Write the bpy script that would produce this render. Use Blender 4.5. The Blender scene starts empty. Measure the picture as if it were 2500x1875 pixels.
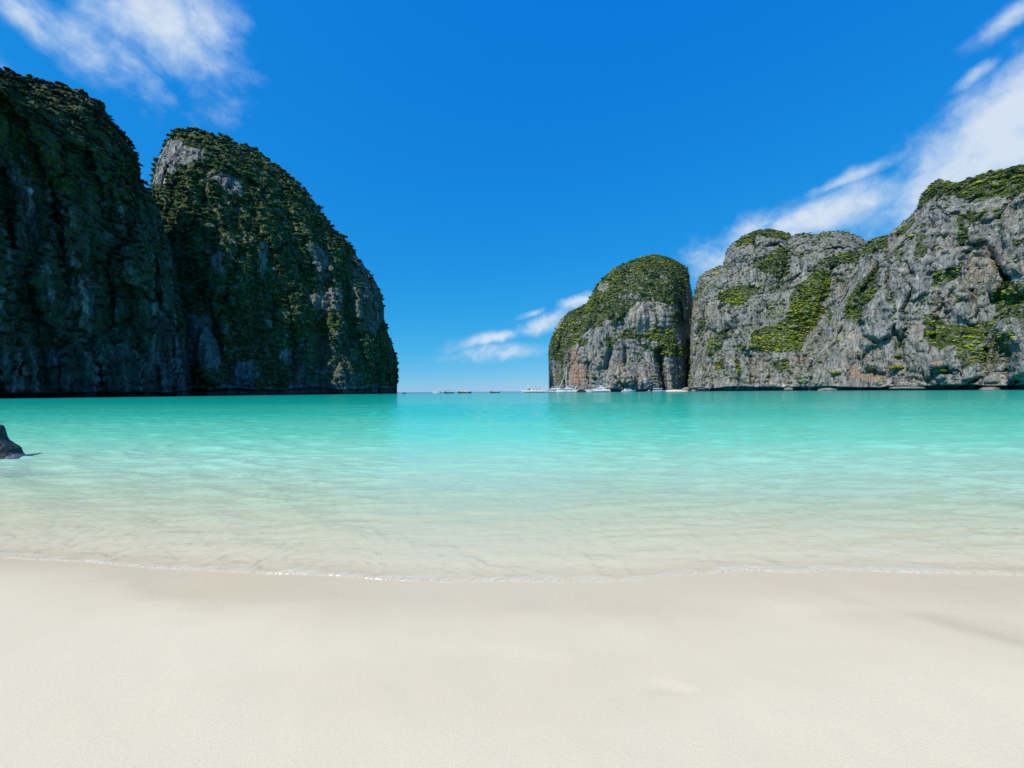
import bpy, math
import numpy as np

# ------------------------------------------------------------------ camera
SC = bpy.context.scene
COL = SC.collection
W_, H_, F_ = 2500.0, 1875.0, 960.0          # photograph size and focal length in its pixels
PX0, PY0 = 1250.0, 955.5                    # where the optical axis meets the horizon
EYE = 1.5                                   # eye height above the sea
ROLL = math.atan(0.008)
cam = bpy.data.cameras.new('camera')
cam.sensor_width = 36.0
cam.lens = 36.0 * F_ / W_
cam.shift_y = (PY0 - H_ / 2) / W_
cam.clip_start = 0.05
cam.clip_end = 200000.0
cam_o = bpy.data.objects.new('camera', cam)
COL.objects.link(cam_o)
cam_o.location = (0, 0, EYE)
cam_o.rotation_mode = 'XYZ'
from mathutils import Matrix
cam_o.matrix_world = Matrix.Translation((0, 0, EYE)) @ Matrix.Rotation(math.radians(90), 4, 'X') @ Matrix.Rotation(-ROLL, 4, 'Z')
SC.camera = cam_o

# ------------------------------------------------------------------ sun, sky, exposure
SUN_AZ = math.radians(-131.0)               # measured from +Y towards +X: left and a little behind the camera
SUN_EL = math.radians(50.0)
SUN_DIR = (math.sin(SUN_AZ) * math.cos(SUN_EL), math.cos(SUN_AZ) * math.cos(SUN_EL), math.sin(SUN_EL))
sun = bpy.data.lights.new('sun', 'SUN')
sun.energy = 4.75
sun.angle = math.radians(0.53)
sun.color = (1.0, 0.94, 0.84)
sun_o = bpy.data.objects.new('sun', sun)
COL.objects.link(sun_o)
from mathutils import Vector
sun_o.rotation_euler = Vector(SUN_DIR).to_track_quat('Z', 'Y').to_euler()
sun_o.location = (-200, -150, 400)
SKY_STRENGTH = 0.1
SC.view_settings.view_transform = 'Standard'
SC.view_settings.look = 'None'
SC.view_settings.exposure = 0.0
SC.view_settings.gamma = 1.0
SC.view_settings.use_curve_mapping = False
SC.cycles.use_denoising = True
SC.cycles.max_bounces = 6
SC.cycles.diffuse_bounces = 2
SC.cycles.glossy_bounces = 2
SC.cycles.transmission_bounces = 2
SC.cycles.transparent_max_bounces = 8
SC.cycles.caustics_reflective = False
SC.cycles.caustics_refractive = False
SC.cycles.sample_clamp_indirect = 6.0


def ray(px, py):
    """pixel of the photograph -> direction with y = 1"""
    px = np.asarray(px, float); py = np.asarray(py, float)
    cx = (px - PX0) / F_; cz = (PY0 - py) / F_
    return cx * math.cos(ROLL) + cz * math.sin(ROLL), -cx * math.sin(ROLL) + cz * math.cos(ROLL)


def horizon(px):
    return PY0 - (np.asarray(px, float) - PX0) * math.tan(ROLL)


def at(px, py, d):
    rx, rz = ray(px, py)
    return np.array([rx * d, d, EYE + rz * d])


def on_water(px, d):
    rx, _ = ray(px, horizon(px))
    return np.array([float(rx) * d, d, 0.0])


# ------------------------------------------------------------------ node helper
class NT:
    def __init__(self, tree):
        self.t = tree

    def n(self, typ, ins=None, **kw):
        nd = self.t.nodes.new(typ)
        for k, v in kw.items():
            setattr(nd, k, v)
        for k, v in (ins or {}).items():
            s = nd.inputs[k]
            if isinstance(v, bpy.types.NodeSocket):
                self.t.links.new(v, s)
            else:
                s.default_value = v
        return nd

    def math(self, op, a, b=None, c=None, clamp=False):
        ins = {0: a}
        if b is not None: ins[1] = b
        if c is not None: ins[2] = c
        nd = self.n('ShaderNodeMath', ins, operation=op)
        nd.use_clamp = clamp
        return nd.outputs[0]

    def vmath(self, op, a, b=None):
        ins = {0: a}
        if b is not None: ins[1] = b
        return self.n('ShaderNodeVectorMath', ins, operation=op)

    def noise(self, vec, scale, detail=4.0, rough=0.55, dist=0.0):
        return self.n('ShaderNodeTexNoise', {'Vector': vec, 'Scale': scale, 'Detail': detail, 'Roughness': rough, 'Distortion': dist}).outputs['Fac']

    def ramp(self, fac, stops, interp='LINEAR'):
        nd = self.n('ShaderNodeValToRGB', {'Fac': fac})
        cr = nd.color_ramp; cr.interpolation = interp
        while len(cr.elements) < len(stops): cr.elements.new(0.5)
        for e, (p, c) in zip(cr.elements, stops):
            e.position = p
            e.color = (c, c, c, 1) if isinstance(c, (int, float)) else (*c, 1)
        return nd.outputs[0]

    def sstep(self, v, lo, hi):
        return self.n('ShaderNodeMapRange', {'Value': v, 'From Min': lo, 'From Max': hi}, interpolation_type='SMOOTHSTEP', clamp=True).outputs[0]

    def mix(self, fac, a, b, blend='MIX'):
        nd = self.n('ShaderNodeMix', data_type='RGBA', blend_type=blend)
        for k, v in ((0, fac), (6, a), (7, b)):
            if isinstance(v, bpy.types.NodeSocket): self.t.links.new(v, nd.inputs[k])
            else: nd.inputs[k].default_value = v if k == 0 else (*v[:3], 1)
        return nd.outputs[2]

    def link(self, a, b):
        self.t.links.new(a, b)


# ------------------------------------------------------------------ world: sky with drifting clouds
world = bpy.data.worlds.new('World')
SC.world = world
world.use_nodes = True
world.cycles.sampling_method = 'NONE'
wt = world.node_tree
wt.nodes.clear()
w = NT(wt)
sky = w.n('ShaderNodeTexSky', sky_type='NISHITA')
sky.sun_disc = False
sky.sun_elevation = SUN_EL
sky.sun_rotation = SUN_AZ
sky.altitude = 0.0
sky.air_density = 1.0
sky.dust_density = 0.0
sky.ozone_density = 6.0
# the phone's vivid rendering of the sky: one colour curve for the whole dome
srgb = w.n('ShaderNodeSeparateColor', {0: sky.outputs[0]})
hs = w.n('ShaderNodeCombineColor', {0: w.math('MULTIPLY', w.math('POWER', srgb.outputs[0], 1.7), 0.105), 1: w.math('MULTIPLY', w.math('POWER', srgb.outputs[1], 0.58), 1.76), 2: w.math('MULTIPLY', w.math('POWER', srgb.outputs[2], 0.16), 6.0)})
tc = w.n('ShaderNodeTexCoord')
dirv = w.vmath('NORMALIZE', tc.outputs['Generated']).outputs[0]
# cloud banks: direction (given by where it stands in the sky), angular half sizes and bank angle
BANKS = [  # px, py, half width, half height (degrees), tilt (degrees), weight
    (390, 50, 7.0, 4.6, -30, 1.0), (190, 85, 6.5, 2.6, -24, 0.9), (330, 160, 4.5, 1.3, -34, 0.85), (510, 60, 2.8, 4.2, -12, 0.95), (45, 12, 3.5, 1.6, -30, 0.95), (260, 30, 3.5, 2.2, -25, 0.7),
    (2470, 300, 11.0, 4.0, 36, 1.25), (2390, 400, 9.0, 3.6, 24, 1.2), (2075, 437, 4.2, 0.8, 9, 0.95), (1985, 530, 9.0, 2.4, 8, 1.2), (1830, 560, 5.0, 2.0, 20, 1.0), (2230, 455, 5.0, 1.3, 12, 0.8),
    (2385, 192, 1.7, 0.8, 22, 0.9), (2490, 28, 3.0, 1.3, 25, 0.85), (1735, 650, 4.0, 3.4, 0, 0.9),
    (1330, 790, 5.6, 1.7, 18, 1.1), (1412, 742, 3.4, 1.2, 12, 1.15), (1190, 828, 7.0, 1.2, 9, 1.0), (1215, 862, 9.0, 1.7, 2, 0.92), (1300, 762, 2.4, 0.7, 14, 0.9),
    # banks outside the picture
    (-600, -100, 12, 5, -25, 1.0), (3300, 100, 14, 6, 25, 1.0), (1000, -900, 12, 5, 10, 0.8), (2300, -800, 12, 5, -15, 0.8),
]
warp = w.n('ShaderNodeTexNoise', {'Vector': dirv, 'Scale': 6.0, 'Detail': 3.0, 'Roughness': 0.6})
wv = w.vmath('SUBTRACT', warp.outputs['Color'], (0.5, 0.5, 0.5)).outputs[0]
wsc = w.n('ShaderNodeVectorMath', {0: wv, 3: 0.055}, operation='SCALE').outputs[0]
wdir = w.vmath('ADD', dirv, wsc).outputs[0]
cover = None
for (px, py, a, b, tilt, wt_) in BANKS:
    rx, rz = ray(px, py)
    c = Vector((float(rx), 1.0, float(rz))).normalized()
    right = c.cross(Vector((0, 0, 1))).normalized()
    up = right.cross(c).normalized()
    ct, st = math.cos(math.radians(tilt)), math.sin(math.radians(tilt))
    e1 = right * ct + up * st
    e2 = up * ct - right * st
    ra, rb = math.tan(math.radians(a)), math.tan(math.radians(b))
    d = w.vmath('SUBTRACT', wdir, tuple(c)).outputs[0]
    u = w.vmath('DOT_PRODUCT', d, tuple(e1 / ra)).outputs['Value']
    v = w.vmath('DOT_PRODUCT', d, tuple(e2 / rb)).outputs['Value']
    k = w.vmath('DOT_PRODUCT', d, tuple(c * 4.0)).outputs['Value']
    r2 = w.math('ADD', w.math('ADD', w.math('MULTIPLY', u, u), w.math('MULTIPLY', v, v)), w.math('MULTIPLY', k, k))
    bl = w.math('MULTIPLY', w.math('EXPONENT', w.math('MULTIPLY', r2, -0.9)), wt_)
    cover = bl if cover is None else w.math('MAXIMUM', cover, bl)
mp = w.n('ShaderNodeMapping', {'Vector': wdir, 'Scale': (1.0, 1.0, 1.15), 'Rotation': (0.0, math.radians(-8), 0.0)})
n1 = w.noise(mp.outputs[0], 11.0, 4.0, 0.60, 0.0)
n2 = w.noise(mp.outputs[0], 36.0, 4.0, 0.64, 0.0)
nn = w.math('ADD', w.math('MULTIPLY', n1, 1.3), w.math('MULTIPLY', n2, 0.85))
dens = w.math('ADD', w.math('MULTIPLY', cover, 1.35), w.math('SUBTRACT', nn, 1.64))
calpha = w.sstep(dens, -0.20, 1.15)
calpha = w.math('MULTIPLY', calpha, 0.93)
ccol = w.mix(w.sstep(dens, 0.1, 1.1), (4.6, 6.6, 8.9), (7.0, 7.9, 9.0))
final = w.mix(calpha, hs.outputs[0], ccol)
bg = w.n('ShaderNodeBackground', {'Color': final, 'Strength': SKY_STRENGTH})
wo = w.n('ShaderNodeOutputWorld', {'Surface': bg.outputs[0]})

# ------------------------------------------------------------------ numpy noise and mesh helpers
RNG = np.random.default_rng(7)
TAB = RNG.random((64, 64, 64)).astype(np.float32) * 2 - 1


def vnoise(p):
    p = np.asarray(p, np.float32)
    i = np.floor(p).astype(np.int32)
    f = p - i
    f = f * f * f * (f * (f * 6 - 15) + 10)
    i0 = i & 63; i1 = (i + 1) & 63
    x0, y0, z0 = i0[..., 0], i0[..., 1], i0[..., 2]
    x1, y1, z1 = i1[..., 0], i1[..., 1], i1[..., 2]
    fx, fy, fz = f[..., 0], f[..., 1], f[..., 2]
    a = TAB[x0, y0, z0] * (1 - fx) + TAB[x1, y0, z0] * fx
    b = TAB[x0, y1, z0] * (1 - fx) + TAB[x1, y1, z0] * fx
    c = TAB[x0, y0, z1] * (1 - fx) + TAB[x1, y0, z1] * fx
    d = TAB[x0, y1, z1] * (1 - fx) + TAB[x1, y1, z1] * fx
    a = a * (1 - fy) + b * fy
    c = c * (1 - fy) + d * fy
    return a * (1 - fz) + c * fz


def fbm(p, octaves=4, gain=0.5, off=0.0):
    p = np.asarray(p, np.float32) + off
    s = 0; a = 1.0; tot = 0
    for k in range(octaves):
        s = s + a * vnoise(p); tot += a
        p = p * 2.03 + 11.7; a *= gain
    return s / tot


def ridged(p, octaves=3, gain=0.5, off=0.0):
    p = np.asarray(p, np.float32) + off
    s = 0; a = 1.0; tot = 0
    for k in range(octaves):
        s = s + a * (1 - 2 * np.abs(vnoise(p))); tot += a
        p = p * 2.07 + 5.3; a *= gain
    return s / tot


def worley(p, seed=0):
    """distance gap between the two nearest cell centres, and a random number for the nearest cell"""
    p = np.asarray(p, np.float32)
    i = np.floor(p).astype(np.int32); f = p - i
    d1 = np.full(p.shape[:-1], 9.0, np.float32); d2 = d1.copy(); cid = np.zeros(p.shape[:-1], np.float32)
    for dx in (-1, 0, 1):
        for dy in (-1, 0, 1):
            for dz in (-1, 0, 1):
                a = (i[..., 0] + dx + seed * 7) & 63; b = (i[..., 1] + dy) & 63; c = (i[..., 2] + dz + seed * 3) & 63
                ox = TAB[a, b, c] * 0.5 + 0.5; oy = TAB[b, c, a] * 0.5 + 0.5; oz = TAB[c, a, b] * 0.5 + 0.5
                d = (dx + ox - f[..., 0]) ** 2 + (dy + oy - f[..., 1]) ** 2 + (dz + oz - f[..., 2]) ** 2
                nearer = d < d1
                d2 = np.where(nearer, d1, np.minimum(d2, d))
                cid = np.where(nearer, TAB[(a + 31) & 63, c, b], cid)
                d1 = np.where(nearer, d, d1)
    return np.sqrt(d2) - np.sqrt(d1), cid


def smooth(x, a, b):
    t = np.clip((x - a) / (b - a), 0, 1)
    return t * t * (3 - 2 * t)


def mesh_np(name, v, quads=None, tris=None, smooth_shade=False):
    me = bpy.data.meshes.new(name)
    v = np.ascontiguousarray(v, np.float32).reshape(-1, 3)
    me.vertices.add(len(v)); me.vertices.foreach_set('co', v.ravel())
    loops = []; starts = []; n = 0
    if quads is not None and len(quads):
        q = np.asarray(quads, np.int32); loops.append(q.ravel()); starts.append(n + np.arange(len(q)) * 4); n += q.size
    if tris is not None and len(tris):
        t = np.asarray(tris, np.int32); loops.append(t.ravel()); starts.append(n + np.arange(len(t)) * 3); n += t.size
    lo = np.concatenate(loops).astype(np.int32); stt = np.concatenate(starts).astype(np.int32)
    me.loops.add(len(lo)); me.loops.foreach_set('vertex_index', lo)
    me.polygons.add(len(stt)); me.polygons.foreach_set('loop_start', stt)
    me.polygons.foreach_set('use_smooth', np.full(len(stt), smooth_shade))
    me.update(calc_edges=True)
    me.validate()
    return me


def fattr(me, name, vals):
    a = me.attributes.new(name, 'FLOAT', 'POINT')
    a.data.foreach_set('value', np.ascontiguousarray(vals, np.float32).ravel())


def cattr(me, name, rgb):
    a = me.attributes.new(name, 'FLOAT_COLOR', 'POINT')
    c = np.ones((len(rgb), 4), np.float32); c[:, :3] = rgb
    a.data.foreach_set('color', c.ravel())


def grid_quads(nr, nc):
    i = np.arange(nr - 1)[:, None] * nc + np.arange(nc - 1)[None, :]
    return np.stack([i, i + 1, i + nc + 1, i + nc], -1).reshape(-1, 4)


def add_obj(name, me, mat=None, parent=None):
    o = bpy.data.objects.new(name, me)
    COL.objects.link(o)
    if mat is not None and not me.materials: me.materials.append(mat)
    if parent is not None: o.parent = parent
    return o


def tag(o, label=None, cat=None, group=None, kind=None):
    if label: o['label'] = label
    if cat: o['category'] = cat
    if group: o['group'] = group
    if kind: o['kind'] = kind
    return o


def in_poly(x, y, poly):
    inside = np.zeros(x.shape, bool)
    n = len(poly)
    for i in range(n):
        x1, y1 = poly[i]; x2, y2 = poly[(i + 1) % n]
        if y1 == y2: continue
        c = ((y1 > y) != (y2 > y)) & (x < (x2 - x1) * (y - y1) / (y2 - y1) + x1)
        inside ^= c
    return inside


def dist_line(x, y, poly):
    d = np.full(x.shape, 1e9)
    for (x1, y1), (x2, y2) in zip(poly[:-1], poly[1:]):
        dx, dy = x2 - x1, y2 - y1
        t = np.clip(((x - x1) * dx + (y - y1) * dy) / (dx * dx + dy * dy + 1e-9), 0, 1)
        d = np.minimum(d, np.hypot(x - x1 - t * dx, y - y1 - t * dy))
    return d


def crop(ox, oy, s, pts):
    return [(ox + s * a, oy + s * b) for a, b in pts]


def c1(*p): return crop(0, 150, 0.2712, p)
def c2(*p): return crop(0, 550, 0.2712, p)
def c3(*p): return crop(450, 550, 0.2712, p)
def c4(*p): return crop(1300, 600, 0.22905, p)
def c5(*p): return crop(1700, 550, 0.2592, p)
def c6(*p): return crop(2050, 400, 0.3497, p)
def full(*p): return crop(0, 0, 2500 / 2212.0, p)


# ------------------------------------------------------------------ materials
def new_mat(name):
    m = bpy.data.materials.new(name)
    m.use_nodes = True
    m.node_tree.nodes.clear()
    return m, NT(m.node_tree)


def simple_mat(name, col, rough=0.5, metal=0.0, var=0.06, spec=0.5):
    m, g = new_mat(name)
    tcn = g.n('ShaderNodeTexCoord')
    nz = g.noise(tcn.outputs['Object'], 1.7, 4.0)
    c = g.mix(nz, [x * (1 - var) for x in col], [min(1, x * (1 + var)) for x in col])
    b = g.n('ShaderNodeBsdfPrincipled', {'Base Color': c, 'Roughness': rough, 'Metallic': metal, 'Specular IOR Level': spec})
    g.n('ShaderNodeOutputMaterial', {'Surface': b.outputs[0]})
    return m


def rock_mat(name, tint=(1, 1, 1), dark=0.0):
    m, g = new_mat(name)
    geo = g.n('ShaderNodeNewGeometry')
    pos = geo.outputs['Position']
    sep = g.n('ShaderNodeSeparateXYZ', {0: pos})
    z = sep.outputs[2]
    stretched = g.n('ShaderNodeMapping', {'Vector': pos, 'Scale': (1, 1, 0.10)}).outputs[0]
    flat = g.n('ShaderNodeMapping', {'Vector': pos, 'Scale': (1, 1, 2.6), 'Rotation': (0.12, -0.1, 0)}).outputs[0]
    big = g.noise(pos, 0.035, 5, 0.6)
    streak = g.noise(stretched, 0.22, 4, 0.62, 0.6)
    fine = g.noise(pos, 0.6, 5, 0.70)
    lay = g.noise(flat, 0.28, 4, 0.65)
    base = g.ramp(streak, [(0.30, (0.074, 0.081, 0.086)), (0.43, (0.195, 0.200, 0.203)), (0.55, (0.285, 0.285, 0.280)), (0.72, (0.39, 0.38, 0.36))])
    base = g.mix(g.sstep(big, 0.42, 0.62), base, g.mix(0.35, base, (0.30, 0.265, 0.215)))
    base = g.mix(0.55, base, g.ramp(fine, [(0.3, 0.42), (0.5, 0.62), (0.72, 0.92)]), 'OVERLAY')
    cracks = g.n('ShaderNodeTexVoronoi', {'Vector': g.vmath('ADD', stretched, g.n('ShaderNodeTexNoise', {'Vector': pos, 'Scale': 0.3, 'Detail': 2.0}).outputs['Color']).outputs[0], 'Scale': 0.28}, feature='DISTANCE_TO_EDGE').outputs['Distance']
    base = g.mix(g.math('MULTIPLY', g.math('SUBTRACT', 1.0, g.sstep(cracks, 0.0, 0.07)), 0.38), base, (0.05, 0.052, 0.055))
    drip = g.n('ShaderNodeMapping', {'Vector': pos, 'Scale': (1, 1, 0.035)}).outputs[0]
    base = g.mix(g.math('MULTIPLY', g.sstep(g.noise(drip, 0.34, 4, 0.6, 0.3), 0.56, 0.70), 0.62), base, (0.045, 0.05, 0.055))
    base = g.mix(g.math('MULTIPLY', g.math('MULTIPLY', g.sstep(g.noise(drip, 0.21, 3, 0.6), 0.58, 0.72), g.sstep(big, 0.44, 0.58)), 0.5), base, (0.40, 0.27, 0.17))
    st = g.n('ShaderNodeAttribute', attribute_name='stain').outputs['Fac']
    stn = g.math('MULTIPLY', st, g.sstep(g.noise(stretched, 0.3, 6, 0.65), 0.36, 0.60))
    base = g.mix(g.math('MULTIPLY', stn, 0.85), base, g.ramp(fine, [(0.3, (0.30, 0.16, 0.09)), (0.55, (0.46, 0.25, 0.14)), (0.75, (0.52, 0.38, 0.27))]))
    pale = g.n('ShaderNodeAttribute', attribute_name='pale').outputs['Fac']
    base = g.mix(g.math('MULTIPLY', pale, g.sstep(streak, 0.4, 0.62)), base, (0.52, 0.48, 0.40))
    dm = g.n('ShaderNodeAttribute', attribute_name='shade_tint').outputs['Fac']
    base = g.mix(g.math('MULTIPLY', dm, g.sstep(g.noise(stretched, 0.16, 3, 0.6), 0.30, 0.55)), base, (0.030, 0.040, 0.036))  # shade of the left cliffs painted into the rock colour, in patches
    vg = g.n('ShaderNodeAttribute', attribute_name='veg').outputs['Fac']
    soil = g.ramp(fine, [(0.35, (0.030, 0.048, 0.016)), (0.6, (0.075, 0.105, 0.028)), (0.8, (0.13, 0.15, 0.045))])
    base = g.mix(g.math('MULTIPLY', vg, g.sstep(g.noise(pos, 0.25, 5, 0.6), 0.30, 0.52)), base, soil)
    # moss and lichen where ledges face the sky
    nz = g.n('ShaderNodeSeparateXYZ', {0: geo.outputs['Normal']}).outputs[2]
    moss = g.math('MULTIPLY', g.sstep(nz, 0.42, 0.8), g.sstep(g.noise(pos, 0.12, 5, 0.6), 0.42, 0.58))
    base = g.mix(g.math('MULTIPLY', moss, 0.75), base, (0.07, 0.09, 0.03))
    # dark tidal band of algae
    tide = g.math('SUBTRACT', 1.0, g.sstep(g.math('ADD', z, g.math('MULTIPLY', g.noise(pos, 0.3, 4), 2.4)), 1.9, 3.6))
    base = g.mix(g.math('MULTIPLY', tide, 0.86), base, (0.028, 0.028, 0.026))
    base = g.mix(1.0, base, tint, 'MULTIPLY')
    b1 = g.n('ShaderNodeBump', {'Height': g.noise(stretched, 0.5, 4, 0.7, 0.4), 'Strength': 0.75, 'Distance': 1.5})
    b2 = g.n('ShaderNodeBump', {'Height': g.math('ADD', fine, g.math('MULTIPLY', lay, 0.8)), 'Strength': 0.6, 'Distance': 0.8, 'Normal': b1.outputs[0]})
    b3 = g.n('ShaderNodeBump', {'Height': g.sstep(cracks, 0.0, 0.12), 'Strength': 0.6, 'Distance': 0.7, 'Normal': b2.outputs[0]})
    bs = g.n('ShaderNodeBsdfPrincipled', {'Base Color': base, 'Roughness': 0.92, 'Specular IOR Level': 0.12, 'Normal': b3.outputs[0]})
    g.n('ShaderNodeOutputMaterial', {'Surface': bs.outputs[0]})
    return m


def leaf_mat(name, src):
    m, g = new_mat(name)
    if src == 'attr':
        col = g.n('ShaderNodeAttribute', attribute_type='INSTANCER', attribute_name='tint').outputs['Color']
    else:
        col = g.n('ShaderNodeObjectInfo').outputs['Color']
    geo = g.n('ShaderNodeNewGeometry')
    nz = g.noise(geo.outputs['Position'], 0.8, 3, 0.75)
    c = g.mix(1.0, col, g.ramp(nz, [(0.32, 0.35), (0.5, 0.95), (0.68, 1.7)]), 'MULTIPLY')
    bp = g.n('ShaderNodeBump', {'Height': nz, 'Strength': 0.9, 'Distance': 0.9})
    d = g.n('ShaderNodeBsdfPrincipled', {'Base Color': c, 'Roughness': 0.6, 'Specular IOR Level': 0.2, 'Normal': bp.outputs[0]})
    tr = g.n('ShaderNodeBsdfTranslucent', {'Color': c, 'Normal': bp.outputs[0]})
    mx = g.n('ShaderNodeMixShader', {0: 0.20, 1: d.outputs[0], 2: tr.outputs[0]})
    g.n('ShaderNodeOutputMaterial', {'Surface': mx.outputs[0]})
    return m


M_ROCK = rock_mat('limestone')
M_LEAF = leaf_mat('foliage', 'attr')
M_LEAF_O = leaf_mat('foliage_single', 'object')
M_BARK = simple_mat('bark', (0.11, 0.085, 0.06), 0.9, 0, 0.3, 0.1)

# ------------------------------------------------------------------ shore line, beach and sea bed
SHORE_PX = full((-900, 1150), (-300, 1185), (0, 1205), (180, 1214), (350, 1230), (480, 1233), (600, 1240), (700, 1245), (800, 1251), (960, 1257), (1100, 1256), (1290, 1257), (1380, 1251), (1450, 1245), (1560, 1236), (1620, 1231), (1680, 1236), (1740, 1238), (1790, 1230), (1880, 1235), (2000, 1239), (2212, 1244), (2500, 1250), (3200, 1262))
_sx = []; _sy = []
for a, b in SHORE_PX:
    rx, rz = ray(a, b); d = EYE / -float(rz)
    _sx.append(float(rx) * d); _sy.append(d)
_sx = np.array(_sx); _sy = np.array(_sy)
_fx = np.linspace(_sx[0], _sx[-1], 4000)
_fy = np.interp(_fx, _sx, _sy)
_k = np.hanning(61); _k /= _k.sum()
_fy = np.convolve(np.pad(_fy, 30, 'edge'), _k, 'valid')
_p = np.stack([_fx, _fx * 0, _fx * 0], -1)
_fy = _fy + 0.022 * fbm(_p * 1.3, 3) + 0.012 * fbm(_p * 6.0, 4, 0.6)


def shore(x):
    x = np.asarray(x, float)
    y = np.interp(x, _fx, _fy)
    return y + np.where(x < _fx[0], (_fx[0] - x) * 0.10, 0) - np.where(x > _fx[-1], (x - _fx[-1]) * 0.02, 0)


DE = np.array([0, 0.5, 1.2, 2.5, 5.5, 11, 25, 60, 120, 250, 400, 600, 900])
DD = np.array([0, 0.022, 0.075, 0.21, 0.52, 1.05, 1.95, 3.3, 5.0, 7.5, 10, 18, 40])


def bed_depth(e):
    return np.interp(e, DE, DD)


def ground_pts(poly):
    out = []
    for a, b in poly:
        rx, rz = ray(a, b); d = (EYE - 0.04) / -float(rz)
        out.append((float(rx) * d, d))
    return out


SWASH = [(ground_pts(full((1560, 1240), (1700, 1262), (1850, 1300), (2000, 1345), (2212, 1405), (2400, 1460))), 0.005, 0.16),
         (ground_pts(full((1900, 1272), (2050, 1318), (2212, 1372), (2400, 1430))), 0.004, 0.12),
         (ground_pts(full((2000, 1440), (2120, 1475), (2212, 1520), (2400, 1600))), 0.004, 0.12)]


def sand_z(x, y):
    e = y - shore(x)
    z = np.where(e < 0, -e * 0.045, -bed_depth(np.maximum(e, 0)))
    p = np.stack([x, y, np.zeros_like(x)], -1)
    near = smooth(np.hypot(x, y), 30, 12)
    land = smooth(e, 0.05, -0.5)
    z = z + near * (0.010 * land + 0.006) * fbm(p * 0.7, 3) + near * 0.0022 * fbm(p * 5.0, 3) * land
    # gentle sand ripples under the shallows
    z = z + smooth(e, 0.4, 1.6) * smooth(e, 9, 5) * 0.004 * np.sin(y * 14 + 5 * fbm(p * 1.2, 3)) * (0.5 + 0.5 * fbm(p * 0.8, 2))
    for pl, hgt, wid in SWASH:
        m = (y < 14) & (np.abs(x) < 20)
        dmin = np.full(x.shape, 9.0)
        sgn = np.zeros(x.shape)
        xs = np.array([q[0] for q in pl]); ys = np.array([q[1] for q in pl])
        yl = np.interp(x, xs, ys)
        dl = (y - yl)
        fade = smooth(x, xs[0], xs[0] + 1.2)
        z = z + np.where(m, fade * hgt * (np.exp(-np.maximum(-dl, 0) / (wid * 6)) * (dl < 0) + np.exp(-(dl / wid) ** 2) * (dl >= 0)), 0)
    # a shallow heel scuff
    fx, fy = ground_pts(full((1440, 1490),))[0]
    q = ((x - fx) / 0.10) ** 2 + ((y - fy) / 0.05) ** 2
    z = z - 0.006 * np.exp(-q) + 0.004 * np.exp(-((x - fx - 0.10) / 0.06) ** 2 - ((y - fy - 0.02) / 0.03) ** 2)
    return z


def sand_mat():
    m, g = new_mat('coral_sand')
    geo = g.n('ShaderNodeNewGeometry')
    pos = geo.outputs['Position']
    wet = g.n('ShaderNodeAttribute', attribute_name='wet').outputs['Fac']
    n_big = g.noise(pos, 0.7, 5, 0.6)
    n_mid = g.noise(pos, 9.0, 5, 0.6)
    n_gr = g.noise(pos, 170.0, 3, 0.7)
    n_gr2 = g.noise(pos, 60.0, 4, 0.7)
    dry = g.ramp(n_gr, [(0.28, (0.62, 0.53, 0.375)), (0.5, (0.705, 0.607, 0.43)), (0.7, (0.765, 0.665, 0.49))])
    dry = g.mix(g.math('MULTIPLY', n_big, 0.5), dry, (0.69, 0.585, 0.41))
    wetc = g.ramp(n_gr2, [(0.3, (0.60, 0.49, 0.32)), (0.6, (0.65, 0.54, 0.36)), (0.8, (0.68, 0.58, 0.40))])
    speck = g.sstep(g.noise(pos, 95.0, 2, 0.5), 0.72, 0.78)
    wf = g.math('ADD', wet, g.math('MULTIPLY', g.math('SUBTRACT', n_big, 0.5), 0.35), clamp=True)
    col = g.mix(wf, dry, wetc)
    col = g.mix(g.math('MULTIPLY', speck, 0.35), col, (0.30, 0.26, 0.21))
    rough = g.n('ShaderNodeMapRange', {'Value': wf, 'To Min': 0.85, 'To Max': 0.34}).outputs[0]
    sp = g.n('ShaderNodeMapRange', {'Value': wf, 'To Min': 0.12, 'To Max': 0.30}).outputs[0]
    bst = g.n('ShaderNodeMapRange', {'Value': wf, 'To Min': 0.22, 'To Max': 0.07}).outputs[0]
    hgt = g.math('ADD', g.math('MULTIPLY', n_gr, 0.6), g.math('ADD', g.math('MULTIPLY', n_gr2, 0.8), g.math('MULTIPLY', n_mid, 0.35)))
    bp = g.n('ShaderNodeBump', {'Height': hgt, 'Strength': bst, 'Distance': 0.012})
    b = g.n('ShaderNodeBsdfPrincipled', {'Base Color': col, 'Roughness': rough, 'Specular IOR Level': sp, 'Normal': bp.outputs[0]})
    g.n('ShaderNodeOutputMaterial', {'Surface': b.outputs[0]})
    return m


M_SAND = sand_mat()


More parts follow.
